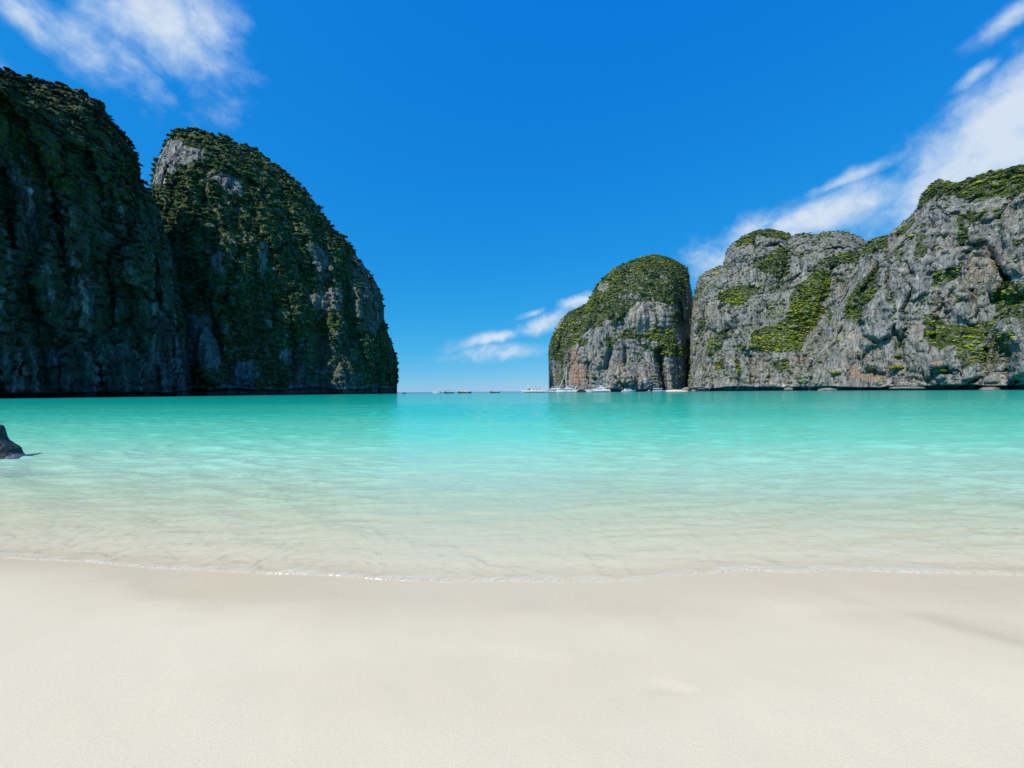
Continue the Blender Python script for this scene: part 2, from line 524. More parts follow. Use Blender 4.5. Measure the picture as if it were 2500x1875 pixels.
def build_sand():
    ycore = np.concatenate([np.linspace(0.9, 6.0, 270), 6.0 * np.exp(np.linspace(0.012, math.log(900 / 6.0), 110))])
    nc = 460
    u = np.linspace(-1, 1, nc)
    u = np.sign(u) * (0.75 * np.abs(u) + 0.25 * np.abs(u) ** 3)
    Y = np.repeat(ycore[:, None], nc, 1)
    X = u[None, :] * 2.1 * (Y + 1.6)
    Y = np.concatenate([np.full((1, nc), -150.0), np.full((1, nc), -4.0), np.zeros((1, nc)), Y], 0)
    X = np.concatenate([u[None, :] * 300, u[None, :] * 12, u[None, :] * 5.0, X], 0)
    Z = sand_z(X, Y)
    Z[:3] = np.maximum(0.0, np.minimum(Z[:3], 1.2))
    me = mesh_np('beach', np.stack([X, Y, Z], -1).reshape(-1, 3), grid_quads(*X.shape), smooth_shade=True)
    e = Y - shore(X)
    p = np.stack([X, Y, Y * 0], -1)
    wet = smooth(e + 0.30 * fbm(p * 0.9, 3), -1.05, -0.12) * (1 - 0.95 * smooth(e, 0.0, 0.4))
    # the sheet of the last big wave is still draining off the right side
    xs = np.array([q[0] for q in SWASH[0][0]]); ys = np.array([q[1] for q in SWASH[0][0]])
    yl = np.interp(X, xs, ys) + 0.03 * fbm(p * 2.0, 3)
    drain = smooth(Y - yl, -0.14, 0.10) * smooth(X, xs[0] - 0.2, xs[0] + 0.8) * (e < 0)
    wet = np.maximum(wet, 0.5 * drain)
    # damp swaths left by earlier waves, drawn out along the shore
    wet = np.clip(wet + (e < 0) * 0.38 * smooth(fbm(p * np.array([0.45, 1.3, 1.0]) + np.array([3.0, 0, 0]), 4, 0.55), 0.02, 0.42), 0, 1)
    fattr(me, 'wet', wet)
    o = add_obj('beach', me, M_SAND)
    tag(o, 'pale smooth coral sand beach in the foreground', 'beach', kind='structure')


build_sand()


# ------------------------------------------------------------------ sea
def water_mat():
    m, g = new_mat('sea_water')
    geo = g.n('ShaderNodeNewGeometry')
    pos = geo.outputs['Position']
    dep = g.n('ShaderNodeAttribute', attribute_name='depth').outputs['Fac']
    foam = g.n('ShaderNodeAttribute', attribute_name='foam').outputs['Fac']
    far = g.n('ShaderNodeAttribute', attribute_name='far').outputs['Fac']
    patch = g.noise(g.n('ShaderNodeMapping', {'Vector': pos, 'Scale': (0.16, 1, 1)}).outputs[0], 0.06, 5, 0.65)
    dn = g.math('MULTIPLY', dep, g.math('ADD', 0.35, g.math('MULTIPLY', patch, 1.3)))
    body = g.ramp(g.math('DIVIDE', g.math('LOGARITHM', g.math('ADD', g.math('MULTIPLY', dn, 10.0), 1.0), 10.0), 2.7),
                  [(0.0, (0.88, 0.83, 0.63)), (0.13, (0.72, 0.84, 0.64)), (0.245, (0.47, 0.79, 0.59)), (0.353, (0.20, 0.66, 0.47)), (0.463, (0.05, 0.52, 0.365)), (0.56, (0.005, 0.42, 0.30)), (0.68, (0.003, 0.33, 0.265)), (0.80, (0.008, 0.17, 0.25)), (0.95, (0.012, 0.09, 0.19))])
    opac = g.math('SUBTRACT', 1.0, g.math('EXPONENT', g.math('MULTIPLY', dn, -2.8)))
    tint = g.mix(g.math('SUBTRACT', 1.0, g.math('EXPONENT', g.math('MULTIPLY', dn, -3.0))), (0.98, 0.99, 0.98), (0.66, 0.96, 0.86))
    # ripples: crests lie along the shore; finer with nearness
    rp = g.n('ShaderNodeMapping', {'Vector': pos, 'Scale': (0.34, 1.0, 1.0), 'Rotation': (0, 0, 0.10)}).outputs[0]
    r1 = g.noise(rp, 1.5, 5, 0.62, 0.5)
    r2 = g.noise(rp, 0.32, 5, 0.6, 0.4)
    r3 = g.noise(g.n('ShaderNodeMapping', {'Vector': pos, 'Scale': (0.5, 1.0, 1.0), 'Rotation': (0, 0, -0.22)}).outputs[0], 6.0, 3, 0.6, 0.6)
    bmp1 = g.n('ShaderNodeBump', {'Height': r2, 'Strength': g.math('MULTIPLY', far, 0.5), 'Distance': 0.30})
    bmp2 = g.n('ShaderNodeBump', {'Height': r1, 'Strength': g.math('ADD', 0.22, g.math('MULTIPLY', far, 0.5)), 'Distance': 0.13, 'Normal': bmp1.outputs[0]})
    bmp3 = g.n('ShaderNodeBump', {'Height': r3, 'Strength': 0.45, 'Distance': 0.04, 'Normal': bmp2.outputs[0]})
    nrm = bmp3.outputs[0]
    fres = g.n('ShaderNodeFresnel', {'IOR': 1.33, 'Normal': nrm}).outputs[0]
    fres = g.math('MINIMUM', g.math('MULTIPLY', fres, g.n('ShaderNodeMapRange', {'Value': far, 'To Min': 0.45, 'To Max': 1.0}).outputs[0]), g.n('ShaderNodeMapRange', {'Value': far, 'To Min': 0.20, 'To Max': 0.55}).outputs[0])
    tr = g.n('ShaderNodeBsdfTransparent', {'Color': tint})
    df = g.n('ShaderNodeBsdfDiffuse', {'Color': body, 'Normal': nrm})
    inner = g.n('ShaderNodeMixShader', {0: opac, 1: tr.outputs[0], 2: df.outputs[0]})
    gl = g.n('ShaderNodeBsdfGlossy', {'Color': (1, 1, 1, 1), 'Roughness': 0.06, 'Normal': nrm})
    surf = g.n('ShaderNodeMixShader', {0: fres, 1: inner.outputs[0], 2: gl.outputs[0]})
    ff = g.math('MULTIPLY', foam, g.sstep(g.noise(pos, 38.0, 4, 0.7), 0.30, 0.55))
    fb = g.n('ShaderNodeBsdfDiffuse', {'Color': (0.78, 0.74, 0.64, 1)})
    out = g.n('ShaderNodeMixShader', {0: g.math('MULTIPLY', ff, 0.85), 1: surf.outputs[0], 2: fb.outputs[0]})
    g.n('ShaderNodeOutputMaterial', {'Surface': out.outputs[0]})
    return m


M_WATER = water_mat()


def waves(x, y, res, e):
    """small wind ripples and swash, each wave train dropped where the mesh cannot carry it"""
    rg = np.random.default_rng(21)
    h = np.zeros_like(x)
    p = np.stack([x, y, x * 0], -1)
    wx = x + 0.35 * fbm(p * 0.45, 2); wy = y + 0.35 * fbm(p * 0.45, 2, off=31.0)
    for lam in np.geomspace(0.08, 3.2, 52):
        th = rg.normal(0, 0.33 if lam > 0.5 else 0.55) + math.pi / 2 + 0.10 * np.tanh(x / 6)
        k = 2 * math.pi / lam
        amp = 0.0068 * lam ** 0.78 * (0.6 + 0.8 * rg.random())
        keep = smooth(lam / res, 2.6, 4.5)
        ph = k * (np.cos(th) * wx + np.sin(th) * wy) + rg.random() * 6.28
        s = np.sin(ph)
        grp = 0.55 + 0.75 * np.sin(k * 0.13 * wx + rg.random() * 6) * np.sin(k * 0.11 * wy + rg.random() * 6)
        h += keep * amp * grp * (0.64 - np.abs(s)) * 1.4 * smooth(e, 0.0, 0.25 + lam * 0.8)
    h = h * (1 + 0.25 * smooth(y, 7, 35))
    return np.maximum(h * smooth(e, 0.0, 1.0), -0.55 * bed_depth(e))


def build_sea():
    nc = 660
    u = np.linspace(-1, 1, nc)
    e1 = np.concatenate([[0, 0.004, 0.010, 0.018, 0.028], np.geomspace(0.04, 1.0, 60), np.linspace(1.03, 5.0, 125), 5.0 + np.cumsum(np.linspace(0.04, 0.34, 210)), np.geomspace(45.3, 1500, 90), [2500, 5000, 12000, 40000, 120000]])
    yb = 3.3 + e1
    X = u[None, :] * 1.75 * (yb[:, None] + 1.2)
    E = np.repeat(e1[:, None], nc, 1)
    Y = shore(X)
    far_y = yb[:, None] + 0 * X
    bl = smooth(E, 4, 30)
    Y = np.where(True, (Y + E) * (1 - bl) + far_y * bl, 0)
    e = Y - shore(X)
    e = np.where(bl > 0, np.maximum(e, E * 0.5), E)
    bed = np.where(E < 1000, sand_z(X, Y), -60.0)
    res = np.maximum(np.gradient(yb)[:, None] + 0 * X, np.gradient(X, axis=1))
    h = waves(X, Y, res, e)
    p = np.stack([X, Y, X * 0], -1)
    # thin swash lens with a rounded leading lip
    lens = 0.009 * (1 - np.exp(-E / 0.02)) * np.exp(-E / 0.6)
    chop = 0.016 * ridged(p * np.array([2.6, 6.0, 1.0]) + 1.5 * fbm(p * 2.0, 2)[..., None], 4, 0.6) * smooth(E, 0.02, 0.15) * smooth(E, 3.5, 0.6)
    level = np.maximum(0.0, bed + 0.004)
    Z = level + h + lens + chop
    Z = np.where(E < 900, np.maximum(Z, bed + 0.0035 * (E > 0) + 0.012 * smooth(E, 0.02, 0.4)), 0.0)
    Z[0] = bed[0] - 0.004
    me = mesh_np('sea', np.stack([X, Y, Z], -1).reshape(-1, 3), grid_quads(*X.shape), smooth_shade=True)
    dep = np.maximum(0.0, np.where(E < 900, bed_depth(e) + 0.35 * h, 60.0))
    fattr(me, 'depth', dep)
    fn = fbm(p * 2.2, 4, 0.6)
    foam = smooth(E + 0.05 * fbm(p * 7, 3), 0.08, 0.010) * (0.40 + 0.15 * smooth(fn, -0.3, 0.3)) + 0.12 * smooth(E, 0.9, 0.05) * smooth(fn + 0.5 * fbm(p * 9, 3), 0.22, 0.55) * (0.35 + 0.65 * smooth(X, 0.5, -3.0))
    fattr(me, 'foam', np.clip(foam, 0, 1))
    fattr(me, 'far', smooth(np.log(np.maximum(Y, 1.0)), math.log(5.0), math.log(60.0)))
    o = add_obj('sea', me, M_WATER)
    tag(o, 'clear turquoise bay water rippling up to the beach', 'sea', kind='structure')


build_sea()

# ------------------------------------------------------------------ cliffs
CLIFFS = {}


def resample(poly, n):
    p = np.array(poly, float)
    seg = np.hypot(*np.diff(p, axis=0).T)
    s = np.concatenate([[0], np.cumsum(seg)]); s /= s[-1]
    t = np.linspace(0, 1, n)
    q = np.stack([np.interp(t, s, p[:, 0]), np.interp(t, s, p[:, 1])], -1)
    k = np.hanning(9); k /= k.sum()
    for c in range(2):
        sm = np.convolve(np.pad(q[:, c], 4, 'edge'), k, 'valid')
        q[2:-2, c] = sm[2:-2]
    return q


def build_cliff(name, sil, depth, ns, nt, W, R, lean, mat, label, gullies=(), bulges=(), notch=(4.5, 7.0), veg=(), bare=(), veg_base=0.0, stain=(), pale=(), shade_tint=0.0, thick=110.0, seed=0.0, rough=1.0):
    P = resample(sil, ns)
    dx = np.abs(np.diff(P[:, 0])) + 1e-3
    g = np.concatenate([[0], np.cumsum(dx)]); g /= g[-1]
    s = np.linspace(0, 1, ns)
    g = 0.65 * g + 0.35 * s
    bx = P[0, 0] + (P[-1, 0] - P[0, 0]) * g
    dpx = np.array([a for a, _ in depth], float); dd = np.array([b for _, b in depth], float)
    by = horizon(bx) + F_ * EYE / np.interp(bx, dpx, dd)
    tt = np.linspace(0, 1, nt)
    tt = 0.72 * tt + 0.28 * (tt ** 1.9 * (tt < 2))
    t = tt[:, None]
    px = bx[None, :] + (P[None, :, 0] - bx[None, :]) * t
    py = by[None, :] + (P[None, :, 1] - by[None, :]) * t
    wp = np.stack([px * 0.012, py * 0.012, px * 0 + seed], -1)
    jx = px + 9 * fbm(wp, 4, 0.6); jy = py + 9 * fbm(wp, 4, 0.6, off=17.0)
    D = np.interp(px, dpx, dd)
    h = np.maximum(0, (horizon(px) - py)) / F_ * D
    D = D + lean * h
    e = np.clip(1 - dist_line(px, py, list(map(tuple, P[:: max(1, ns // 90)])) + [tuple(P[-1])]) / W, 0, 1)
    # the wall swings away behind the outline
    D = D + R * (1 - np.sqrt(np.maximum(0, 1 - e ** 2)))
    for pl, wd, dp in gullies:
        D = D + dp * np.exp(-(dist_line(jx, jy, pl) / wd) ** 2)
    for poly, soft, dp in bulges:
        pin = in_poly(jx, jy, poly)
        dl = dist_line(jx, jy, list(poly) + [poly[0]])
        D = D - dp * np.where(pin, np.minimum(1, dl / soft) ** 0.6, 0)

    def world(Dm):
        rx, rz = ray(px, py)
        return np.stack([rx * Dm, Dm, EYE + rz * Dm], -1)

    V = world(D)
    q = V + seed * 13.0
    D = D + rough * (7.5 * fbm(q * np.array([1 / 34, 1 / 34, 1 / 75]), 4, 0.5) - 3.6 * ridged(q * np.array([1 / 17, 1 / 17, 1 / 70]), 3, 0.5, off=3.0) - 1.9 * ridged(q * np.array([1 / 6.5, 1 / 6.5, 1 / 60]), 2, 0.5, off=6.0))
    wq = q + 3.0 * np.stack([fbm(q / 9, 2), fbm(q / 9, 2, off=5.0), fbm(q / 9, 2, off=8.0)], -1)
    for cs, cz, am in ((21.0, 60.0, 5.5),):
        gap, cid = worley(wq / np.array([cs, cs, cz]), int(seed))
        D = D + rough * am * (cid * smooth(gap, 0.0, 0.22) + 0.5 * np.exp(-gap / 0.05))
    V = world(D)
    # fine relief along the surface normal
    du = np.gradient(V, axis=1); dv = np.gradient(V, axis=0)
    N = np.cross(du, dv); N /= np.linalg.norm(N, axis=-1, keepdims=True) + 1e-9
    flip = np.sum(N * (V - np.array([0, 0, EYE])), -1) > 0
    N[flip] *= -1
    q = V + seed * 7.0
    disp = 1.0 * ridged(q * np.array([1 / 8.0, 1 / 8.0, 1 / 21.0]), 3, 0.55) + 0.75 * ridged(q * np.array([1 / 3.6, 1 / 3.6, 1 / 20.0]), 2, 0.5, off=9.0)
    st = V[..., 2] / 6.5 + 1.3 * fbm(q / 25.0, 3) + 0.05 * V[..., 0] / 6.5
    disp = disp + 1.2 * (np.abs((st % 1.0) - 0.5) * 2 - 0.5) * smooth(fbm(q / 18.0, 2, off=4.0), -0.35, 0.25)
    disp = disp + 0.45 * vnoise(q / 2.1)
    V = V + N * (disp * rough)[..., None]
    # wave-cut notch at the waterline
    nh, nd = notch
    nhv = nh * (1 + 0.45 * fbm(np.stack([V[..., 0] / 22, V[..., 1] / 22, V[..., 0] * 0 + seed], -1), 3))
    back = nd * smooth(V[..., 2], nhv, nhv * 0.72)
    V[..., 0] += back * V[..., 0] / np.maximum(V[..., 1], 1) * 0.9
    V[..., 1] += back
    # skirt below the water, and the far side of the ridge
    skirt = V[0:1].copy(); skirt[..., 2] = -9.0
    top = V[-1]
    rd = top[:, :2] / np.linalg.norm(top[:, :2], axis=-1, keepdims=True)
    backs = []
    for f, zf in ((0.12, 0.985), (0.3, 0.93), (0.6, 0.72), (1.0, 0.0)):
        b = top.copy()
        b[:, :2] += rd * thick * f
        b[:, 2] = top[:, 2] * zf - (9.0 if zf == 0 else 0)
        backs.append(b[None])
    A = np.concatenate([skirt, V] + backs, 0)
    nr = A.shape[0]
    me = mesh_np(name, A.reshape(-1, 3), grid_quads(nr, ns))

    def pad(a):
        return np.concatenate([a[:1], a] + [a[-1:]] * 4, 0)

    vg = np.full(px.shape, veg_base)
    for poly, dens in veg:
        vg = np.where(in_poly(jx, jy, poly), np.maximum(vg, dens), vg)
    for poly, dens in bare:
        vg = np.where(in_poly(jx, jy, poly), np.minimum(vg, dens), vg)
    vg = vg * smooth(V[..., 2], nhv * 1.05, nhv * 1.6)
    sa = np.zeros(px.shape)
    for poly, am in stain: sa = np.where(in_poly(jx, jy, poly), am, sa)
    pa = np.zeros(px.shape)
    for poly, am in pale: pa = np.where(in_poly(jx, jy, poly), am, pa)
    fattr(me, 'veg', pad(np.clip(vg, 0, 1))); fattr(me, 'stain', pad(sa)); fattr(me, 'pale', pad(pa)); fattr(me, 'shade_tint', np.full(A.shape[0] * ns, shade_tint))
    o = add_obj(name, me, mat)
    tag(o, label, 'cliff', kind='structure')
    CLIFFS[name] = dict(V=V, N=N, px=px, py=py, veg=vg, seed=seed)
    return o


# left wall of the bay (near, in shade)
build_cliff('cliff_left_near',
            [(-760, 1010), (-760, 60), (-500, 60), (-250, 110)] + full((0, 150), (40, 168), (80, 180), (130, 185), (180, 200), (205, 215), (230, 245), (250, 275), (268, 295), (285, 325), (298, 350), (294, 375), (302, 395), (325, 420), (345, 470), (372, 560), (395, 680), (402, 760), (408, 853)),
            [(-760, 120), (-300, 165), (0, 205), (250, 255), (470, 300)], 330, 330, 110, 38, 0.16, M_ROCK,
            'tall shaded limestone cliff with forested top at the left edge',
            gullies=[(c1((0, 1000), (60, 1250), (120, 1650)), 14, 9), (c1((450, 1100), (560, 1650)), 12, 8), (c2((560, 0), (600, 500), (640, 900)), 12, 6), (c2((1000, 300), (1000, 1000)), 16, 7)],
            notch=(3.6, 6.0), veg_base=0.62,
            veg=[([(-760, 1000), (-760, -50), (0, -50), (420, 300), (430, 520), (350, 500), (250, 480), (180, 470), (110, 460), (0, 400)], 1.0), (c1((0, 1100), (150, 1200), (200, 1500), (0, 1500)), 0.8), (c1((300, 1100), (700, 1100), (900, 1300), (500, 1450)), 0.85)],
            bare=[(c1((200, 1150), (330, 1130), (300, 1250), (360, 1600), (300, 1659), (220, 1400)), 0.05), (c1((0, 880), (100, 900), (230, 1080), (150, 1130), (0, 980)), 0.1), (c2((230, 0), (330, 0), (400, 300), (520, 430), (440, 430), (340, 260)), 0.05), (c2((600, 470), (780, 450), (880, 820), (780, 800), (640, 620)), 0.05), (c2((0, 1150), (1700, 1000), (1700, 1500), (0, 1500)), 0.3), (c2((1350, 650), (1560, 800), (1680, 1450), (1450, 1450)), 0.08)],
            pale=[(c1((200, 1150), (330, 1130), (300, 1250), (360, 1600), (300, 1659), (220, 1400)), 0.9), (c2((230, 0), (330, 0), (400, 300), (520, 430), (440, 430), (340, 260)), 0.8), (c2((620, 480), (780, 470), (860, 820), (780, 800), (650, 620)), 0.9), (c2((700, 850), (950, 980), (950, 1150), (830, 1080)), 0.7)],
            shade_tint=0.9, seed=1.0, rough=1.35)  # rock colour darkened strongly to deepen the shade on this wall

# left headland
build_cliff('cliff_left_headland',
            full((318, 853), (318, 600), (322, 440), (330, 398), (335, 368), (350, 330), (372, 290), (385, 280), (400, 281), (420, 282), (445, 286), (470, 295), (520, 315), (560, 335), (600, 362), (640, 395), (675, 435), (700, 470), (725, 503), (750, 520), (765, 545), (780, 570), (800, 595), (815, 620), (826, 650), (826, 690), (835, 715), (845, 745), (855, 775), (857, 810), (850, 840), (846, 852)),
            [(340, 335), (560, 350), (780, 395), (970, 440)], 430, 400, 150, 60, 0.20, M_ROCK,
            'rounded forested limestone headland left of the bay mouth',
            gullies=[(full((430, 640), (470, 720), (500, 830)), 14, 8), (c3((1250, 200), (1280, 600)), 10, 6), (c3((1500, 250), (1480, 700), (1520, 1000)), 16, 8), (c3((980, 950), (1000, 1300)), 12, 7), (c3((1250, 900), (1230, 1250)), 14, 8)],
            notch=(6.5, 9.0), veg_base=1.0,
            bare=[(c1((1365, 1100), (1440, 860), (1510, 720), (1600, 700), (1700, 780), (1840, 790), (1860, 830), (1740, 900), (1620, 920), (1500, 1060), (1480, 1110)), 0.04), (c1((1880, 990), (2100, 1040), (2190, 1080), (2190, 1200), (2000, 1130), (1900, 1060)), 0.1),
                  (c3((200, 230), (400, 250), (350, 330), (370, 460), (340, 440), (230, 340)), 0.08), (c3((670, 150), (780, 130), (770, 200), (740, 400), (700, 500), (680, 350)), 0.12), (c3((720, 830), (790, 850), (780, 940), (730, 940)), 0.05), (c3((420, 1240), (640, 1200), (660, 1350), (620, 1430), (420, 1430)), 0.05), (c3((840, 1120), (970, 1110), (970, 1260), (860, 1260)), 0.05),
                  (c3((950, 1300), (1300, 1230), (1600, 1330), (1600, 1500), (950, 1500)), 0.5), (c3((1480, 280), (1680, 350), (1800, 800), (1720, 1000), (1550, 850), (1500, 560)), 0.5), (c3((1130, 180), (1300, 230), (1320, 500), (1230, 520)), 0.25), (c3((0, 800), (250, 850), (330, 1200), (300, 1300), (0, 1300)), 0.2), (c3((1130, 640), (1400, 560), (1450, 760), (1200, 780)), 0.3), (c3((1000, 1000), (1550, 950), (1600, 1250), (1000, 1300)), 0.75)],
            pale=[(c1((1365, 1100), (1440, 860), (1510, 720), (1600, 700), (1840, 790), (1620, 920), (1480, 1110)), 0.75), (c3((720, 830), (790, 850), (780, 940), (730, 940)), 1.0), (c3((670, 150), (780, 130), (770, 200), (740, 400), (700, 500), (680, 350)), 0.6)],
            shade_tint=0.3, seed=2.0, rough=1.35)  # weaker painted shade in the headland's rock colour

# small headland right of the bay mouth
C_SIL = c4((245, 1548), (238, 1500), (215, 1330), (182, 1200), (178, 1090), (205, 980), (250, 880), (300, 800), (380, 712), (480, 680), (600, 610), (650, 500), (700, 410), (800, 310), (900, 235), (1000, 190), (1100, 150), (1200, 115), (1310, 100), (1430, 125), (1530, 160), (1610, 215), (1655, 290), (1680, 420), (1700, 550), (1714, 640), (1716, 760), (1716, 1000), (1714, 1200), (1712, 1440), (1712, 1548))
build_cliff('cliff_right_headland', C_SIL,
            [(1330, 520), (1450, 492), (1640, 500), (1720, 530)], 330, 300, 85, 62, 0.22, M_ROCK,
            'round-topped limestone headland behind the anchored yachts',
            gullies=[(c4((1340, 1150), (1390, 1350), (1420, 1548)), 9, 22), (c4((1560, 620), (1590, 860), (1640, 1100), (1660, 1300), (1650, 1548)), 8, 22), (c4((980, 1100), (1000, 1250)), 5, 7), (c4((590, 1240), (600, 1500)), 6, 8), (c4((900, 1400), (980, 1500)), 4, 5), (c4((820, 1120), (800, 1300)), 6, 6)],
            bulges=[(c4((1050, 620), (1180, 580), (1480, 640), (1520, 760), (1480, 900), (1030, 890)), 30, 6), (c4((830, 1130), (960, 1080), (980, 1230), (1230, 1260), (1380, 1380), (1380, 1548), (800, 1548)), 30, 9)],
            notch=(3.0, 6.0),
            veg=[(c4((230, 960), (400, 690), (600, 600), (700, 400), (900, 230), (1100, 140), (1310, 80), (1430, 110), (1630, 200), (1675, 300), (1640, 480), (1560, 600), (1500, 650), (1300, 595), (1130, 605), (1050, 680), (990, 780), (880, 830), (780, 780), (700, 870), (600, 850), (540, 950), (480, 1060), (400, 1080), (330, 1250), (200, 1200), (180, 1080)), 0.95),
                 (c4((740, 980), (900, 980), (1000, 880), (1150, 950), (1320, 900), (1480, 900), (1500, 1090), (1620, 1100), (1600, 1180), (1450, 1200), (1350, 1150), (1320, 1040), (1200, 1010), (1000, 1000), (900, 1000), (800, 1100), (760, 1060)), 0.95), (c4((1500, 680), (1560, 720), (1580, 880), (1500, 900), (1480, 780)), 0.8), (c4((500, 1000), (620, 980), (600, 1060), (520, 1080)), 0.9), (c4((1180, 1030), (1320, 1060), (1330, 1130), (1180, 1130)), 0.6), (c4((250, 1250), (340, 1200), (340, 1480), (260, 1480)), 0.6)],
            bare=[(c4((720, 420), (800, 400), (840, 430), (760, 500), (700, 480)), 0.2), (c4((920, 530), (1140, 520), (1120, 580), (940, 570)), 0.25)],
            veg_base=0.17,
            stain=[(c4((400, 1090), (480, 1080), (560, 1280), (580, 1400), (520, 1480), (430, 1490), (390, 1350)), 1.0), (c4((215, 1320), (260, 1380), (275, 1490), (225, 1500)), 1.0), (c4((880, 1200), (960, 1210), (1000, 1340), (900, 1320)), 0.45), (c4((800, 1350), (1180, 1330), (1200, 1500), (800, 1520)), 0.30), (c4((1050, 620), (1300, 590), (1500, 700), (1450, 880), (1050, 850)), 0.22)],
            pale=[(c4((820, 1330), (1220, 1330), (1200, 1530), (800, 1530)), 0.6), (c4((1040, 640), (1300, 590), (1500, 680), (1480, 880), (1040, 880)), 0.45)],
            thick=120, seed=3.0, rough=0.85)

# right massif
build_cliff('cliff_right_massif',
            c4((1672, 1548), (1672, 1440), (1690, 1300), (1695, 1000), (1700, 800), (1712, 640), (1720, 590), (1740, 480), (1760, 380), (1800, 310), (1870, 265), (1960, 235), (2040, 210), (2060, 120), (2100, 15)) + c5((320, 190), (400, 130), (480, 90), (560, 65), (690, 45), (760, 60), (840, 80), (890, 108), (980, 80), (1050, 70), (1100, 95), (1200, 75), (1300, 60), (1400, 70), (1500, 95)) + [(2130, 600), (2200, 660), (2230, 952)],
            [(1660, 455), (1750, 438), (1900, 400), (2050, 365), (2240, 340)], 460, 330, 80, 60, 0.42, M_ROCK,
            'broad grey limestone massif with lime green slope and ragged crest',
            gullies=[(c5((0, 640), (60, 850), (10, 1100)), 7, 6), (c5((850, 130), (900, 240), (830, 450), (760, 600)), 14, 9), (c5((1290, 440), (1230, 680), (1100, 900)), 14, 6), (c5((250, 800), (300, 1000)), 8, 6), (c5((390, 1220), (400, 1490)), 5, 5), (c5((530, 1240), (520, 1490)), 6, 6), (c5((930, 1000), (960, 1300)), 9, 6), (c5((240, 380), (700, 300)), 7, 5)],
            bulges=[(c5((260, 380), (330, 190), (500, 180), (600, 220), (560, 320), (420, 390)), 20, 7), (c5((950, 1440), (1000, 1340), (1120, 1280), (1210, 1300), (1210, 1540), (1000, 1548)), 20, 13), (c5((80, 950), (250, 780), (400, 820), (380, 960), (200, 1020)), 20, 6), (c5((1280, 420), (1440, 360), (1440, 700), (1200, 800), (1240, 640)), 25, 7)],
            notch=(4.2, 8.0),
            veg=[(c5((350, 185), (480, 85), (690, 35), (840, 70), (910, 105), (850, 165), (700, 130), (560, 120), (540, 180), (400, 205)), 0.85), (c5((640, 280), (780, 210), (870, 240), (860, 360), (880, 470), (780, 530), (700, 450), (560, 380), (540, 330)), 0.95), (c5((220, 640), (400, 570), (560, 560), (640, 600), (500, 680), (400, 770), (300, 770), (240, 730)), 0.95),
                 (c5((1050, 500), (1150, 400), (1280, 440), (1270, 560), (1230, 680), (1150, 780), (1200, 850), (1150, 950), (1050, 1050), (1000, 1170), (850, 1190), (700, 1190), (520, 1150), (520, 1020), (650, 960), (800, 900), (880, 800), (870, 680), (950, 580)), 1.0), (c5((1050, 440), (1150, 330), (1300, 290), (1543, 250), (1700, 300), (1600, 400), (1350, 380), (1200, 400)), 0.85), (c5((1440, 700), (1543, 560), (1600, 700), (1543, 830), (1420, 860)), 1.0), (c5((1200, 880), (1400, 800), (1600, 850), (1543, 920), (1300, 930)), 0.9),
                 (c5((100, 1050), (180, 1030), (250, 960), (290, 1000), (220, 1150), (130, 1240), (90, 1200)), 0.9), (c5((130, 1300), (250, 1270), (260, 1330), (200, 1380)), 0.9), (c5((350, 1270), (410, 1250), (420, 1380), (370, 1400)), 0.9), (c5((690, 1270), (860, 1250), (880, 1380), (780, 1380)), 0.85), (c5((380, 1090), (480, 1100), (470, 1190), (390, 1170)), 0.8), (c5((20, 900), (130, 860), (60, 1000), (20, 1060)), 0.9), (c5((620, 520), (860, 480), (860, 620), (700, 640)), 0.4), (c5((900, 260), (1100, 240), (1000, 320), (930, 320)), 0.6), (c5((0, 600), (60, 560), (40, 720), (0, 720)), 0.6), (c5((450, 780), (800, 680), (880, 860), (700, 940)), 0.35)],
            veg_base=0.20,
            stain=[(c5((60, 1300), (110, 1290), (100, 1380), (50, 1370)), 0.6), (c5((900, 1200), (1010, 1250), (980, 1340), (880, 1320)), 0.35), (c5((480, 1300), (700, 1280), (720, 1480), (500, 1490)), 0.2)],
            pale=[(c5((280, 1240), (370, 1280), (380, 1480), (270, 1490)), 0.7), (c5((560, 1330), (800, 1400), (800, 1490), (560, 1490)), 0.4), (c5((800, 1490), (900, 1490), (900, 1530), (800, 1530)), 1.0)],
            thick=150, seed=4.0)

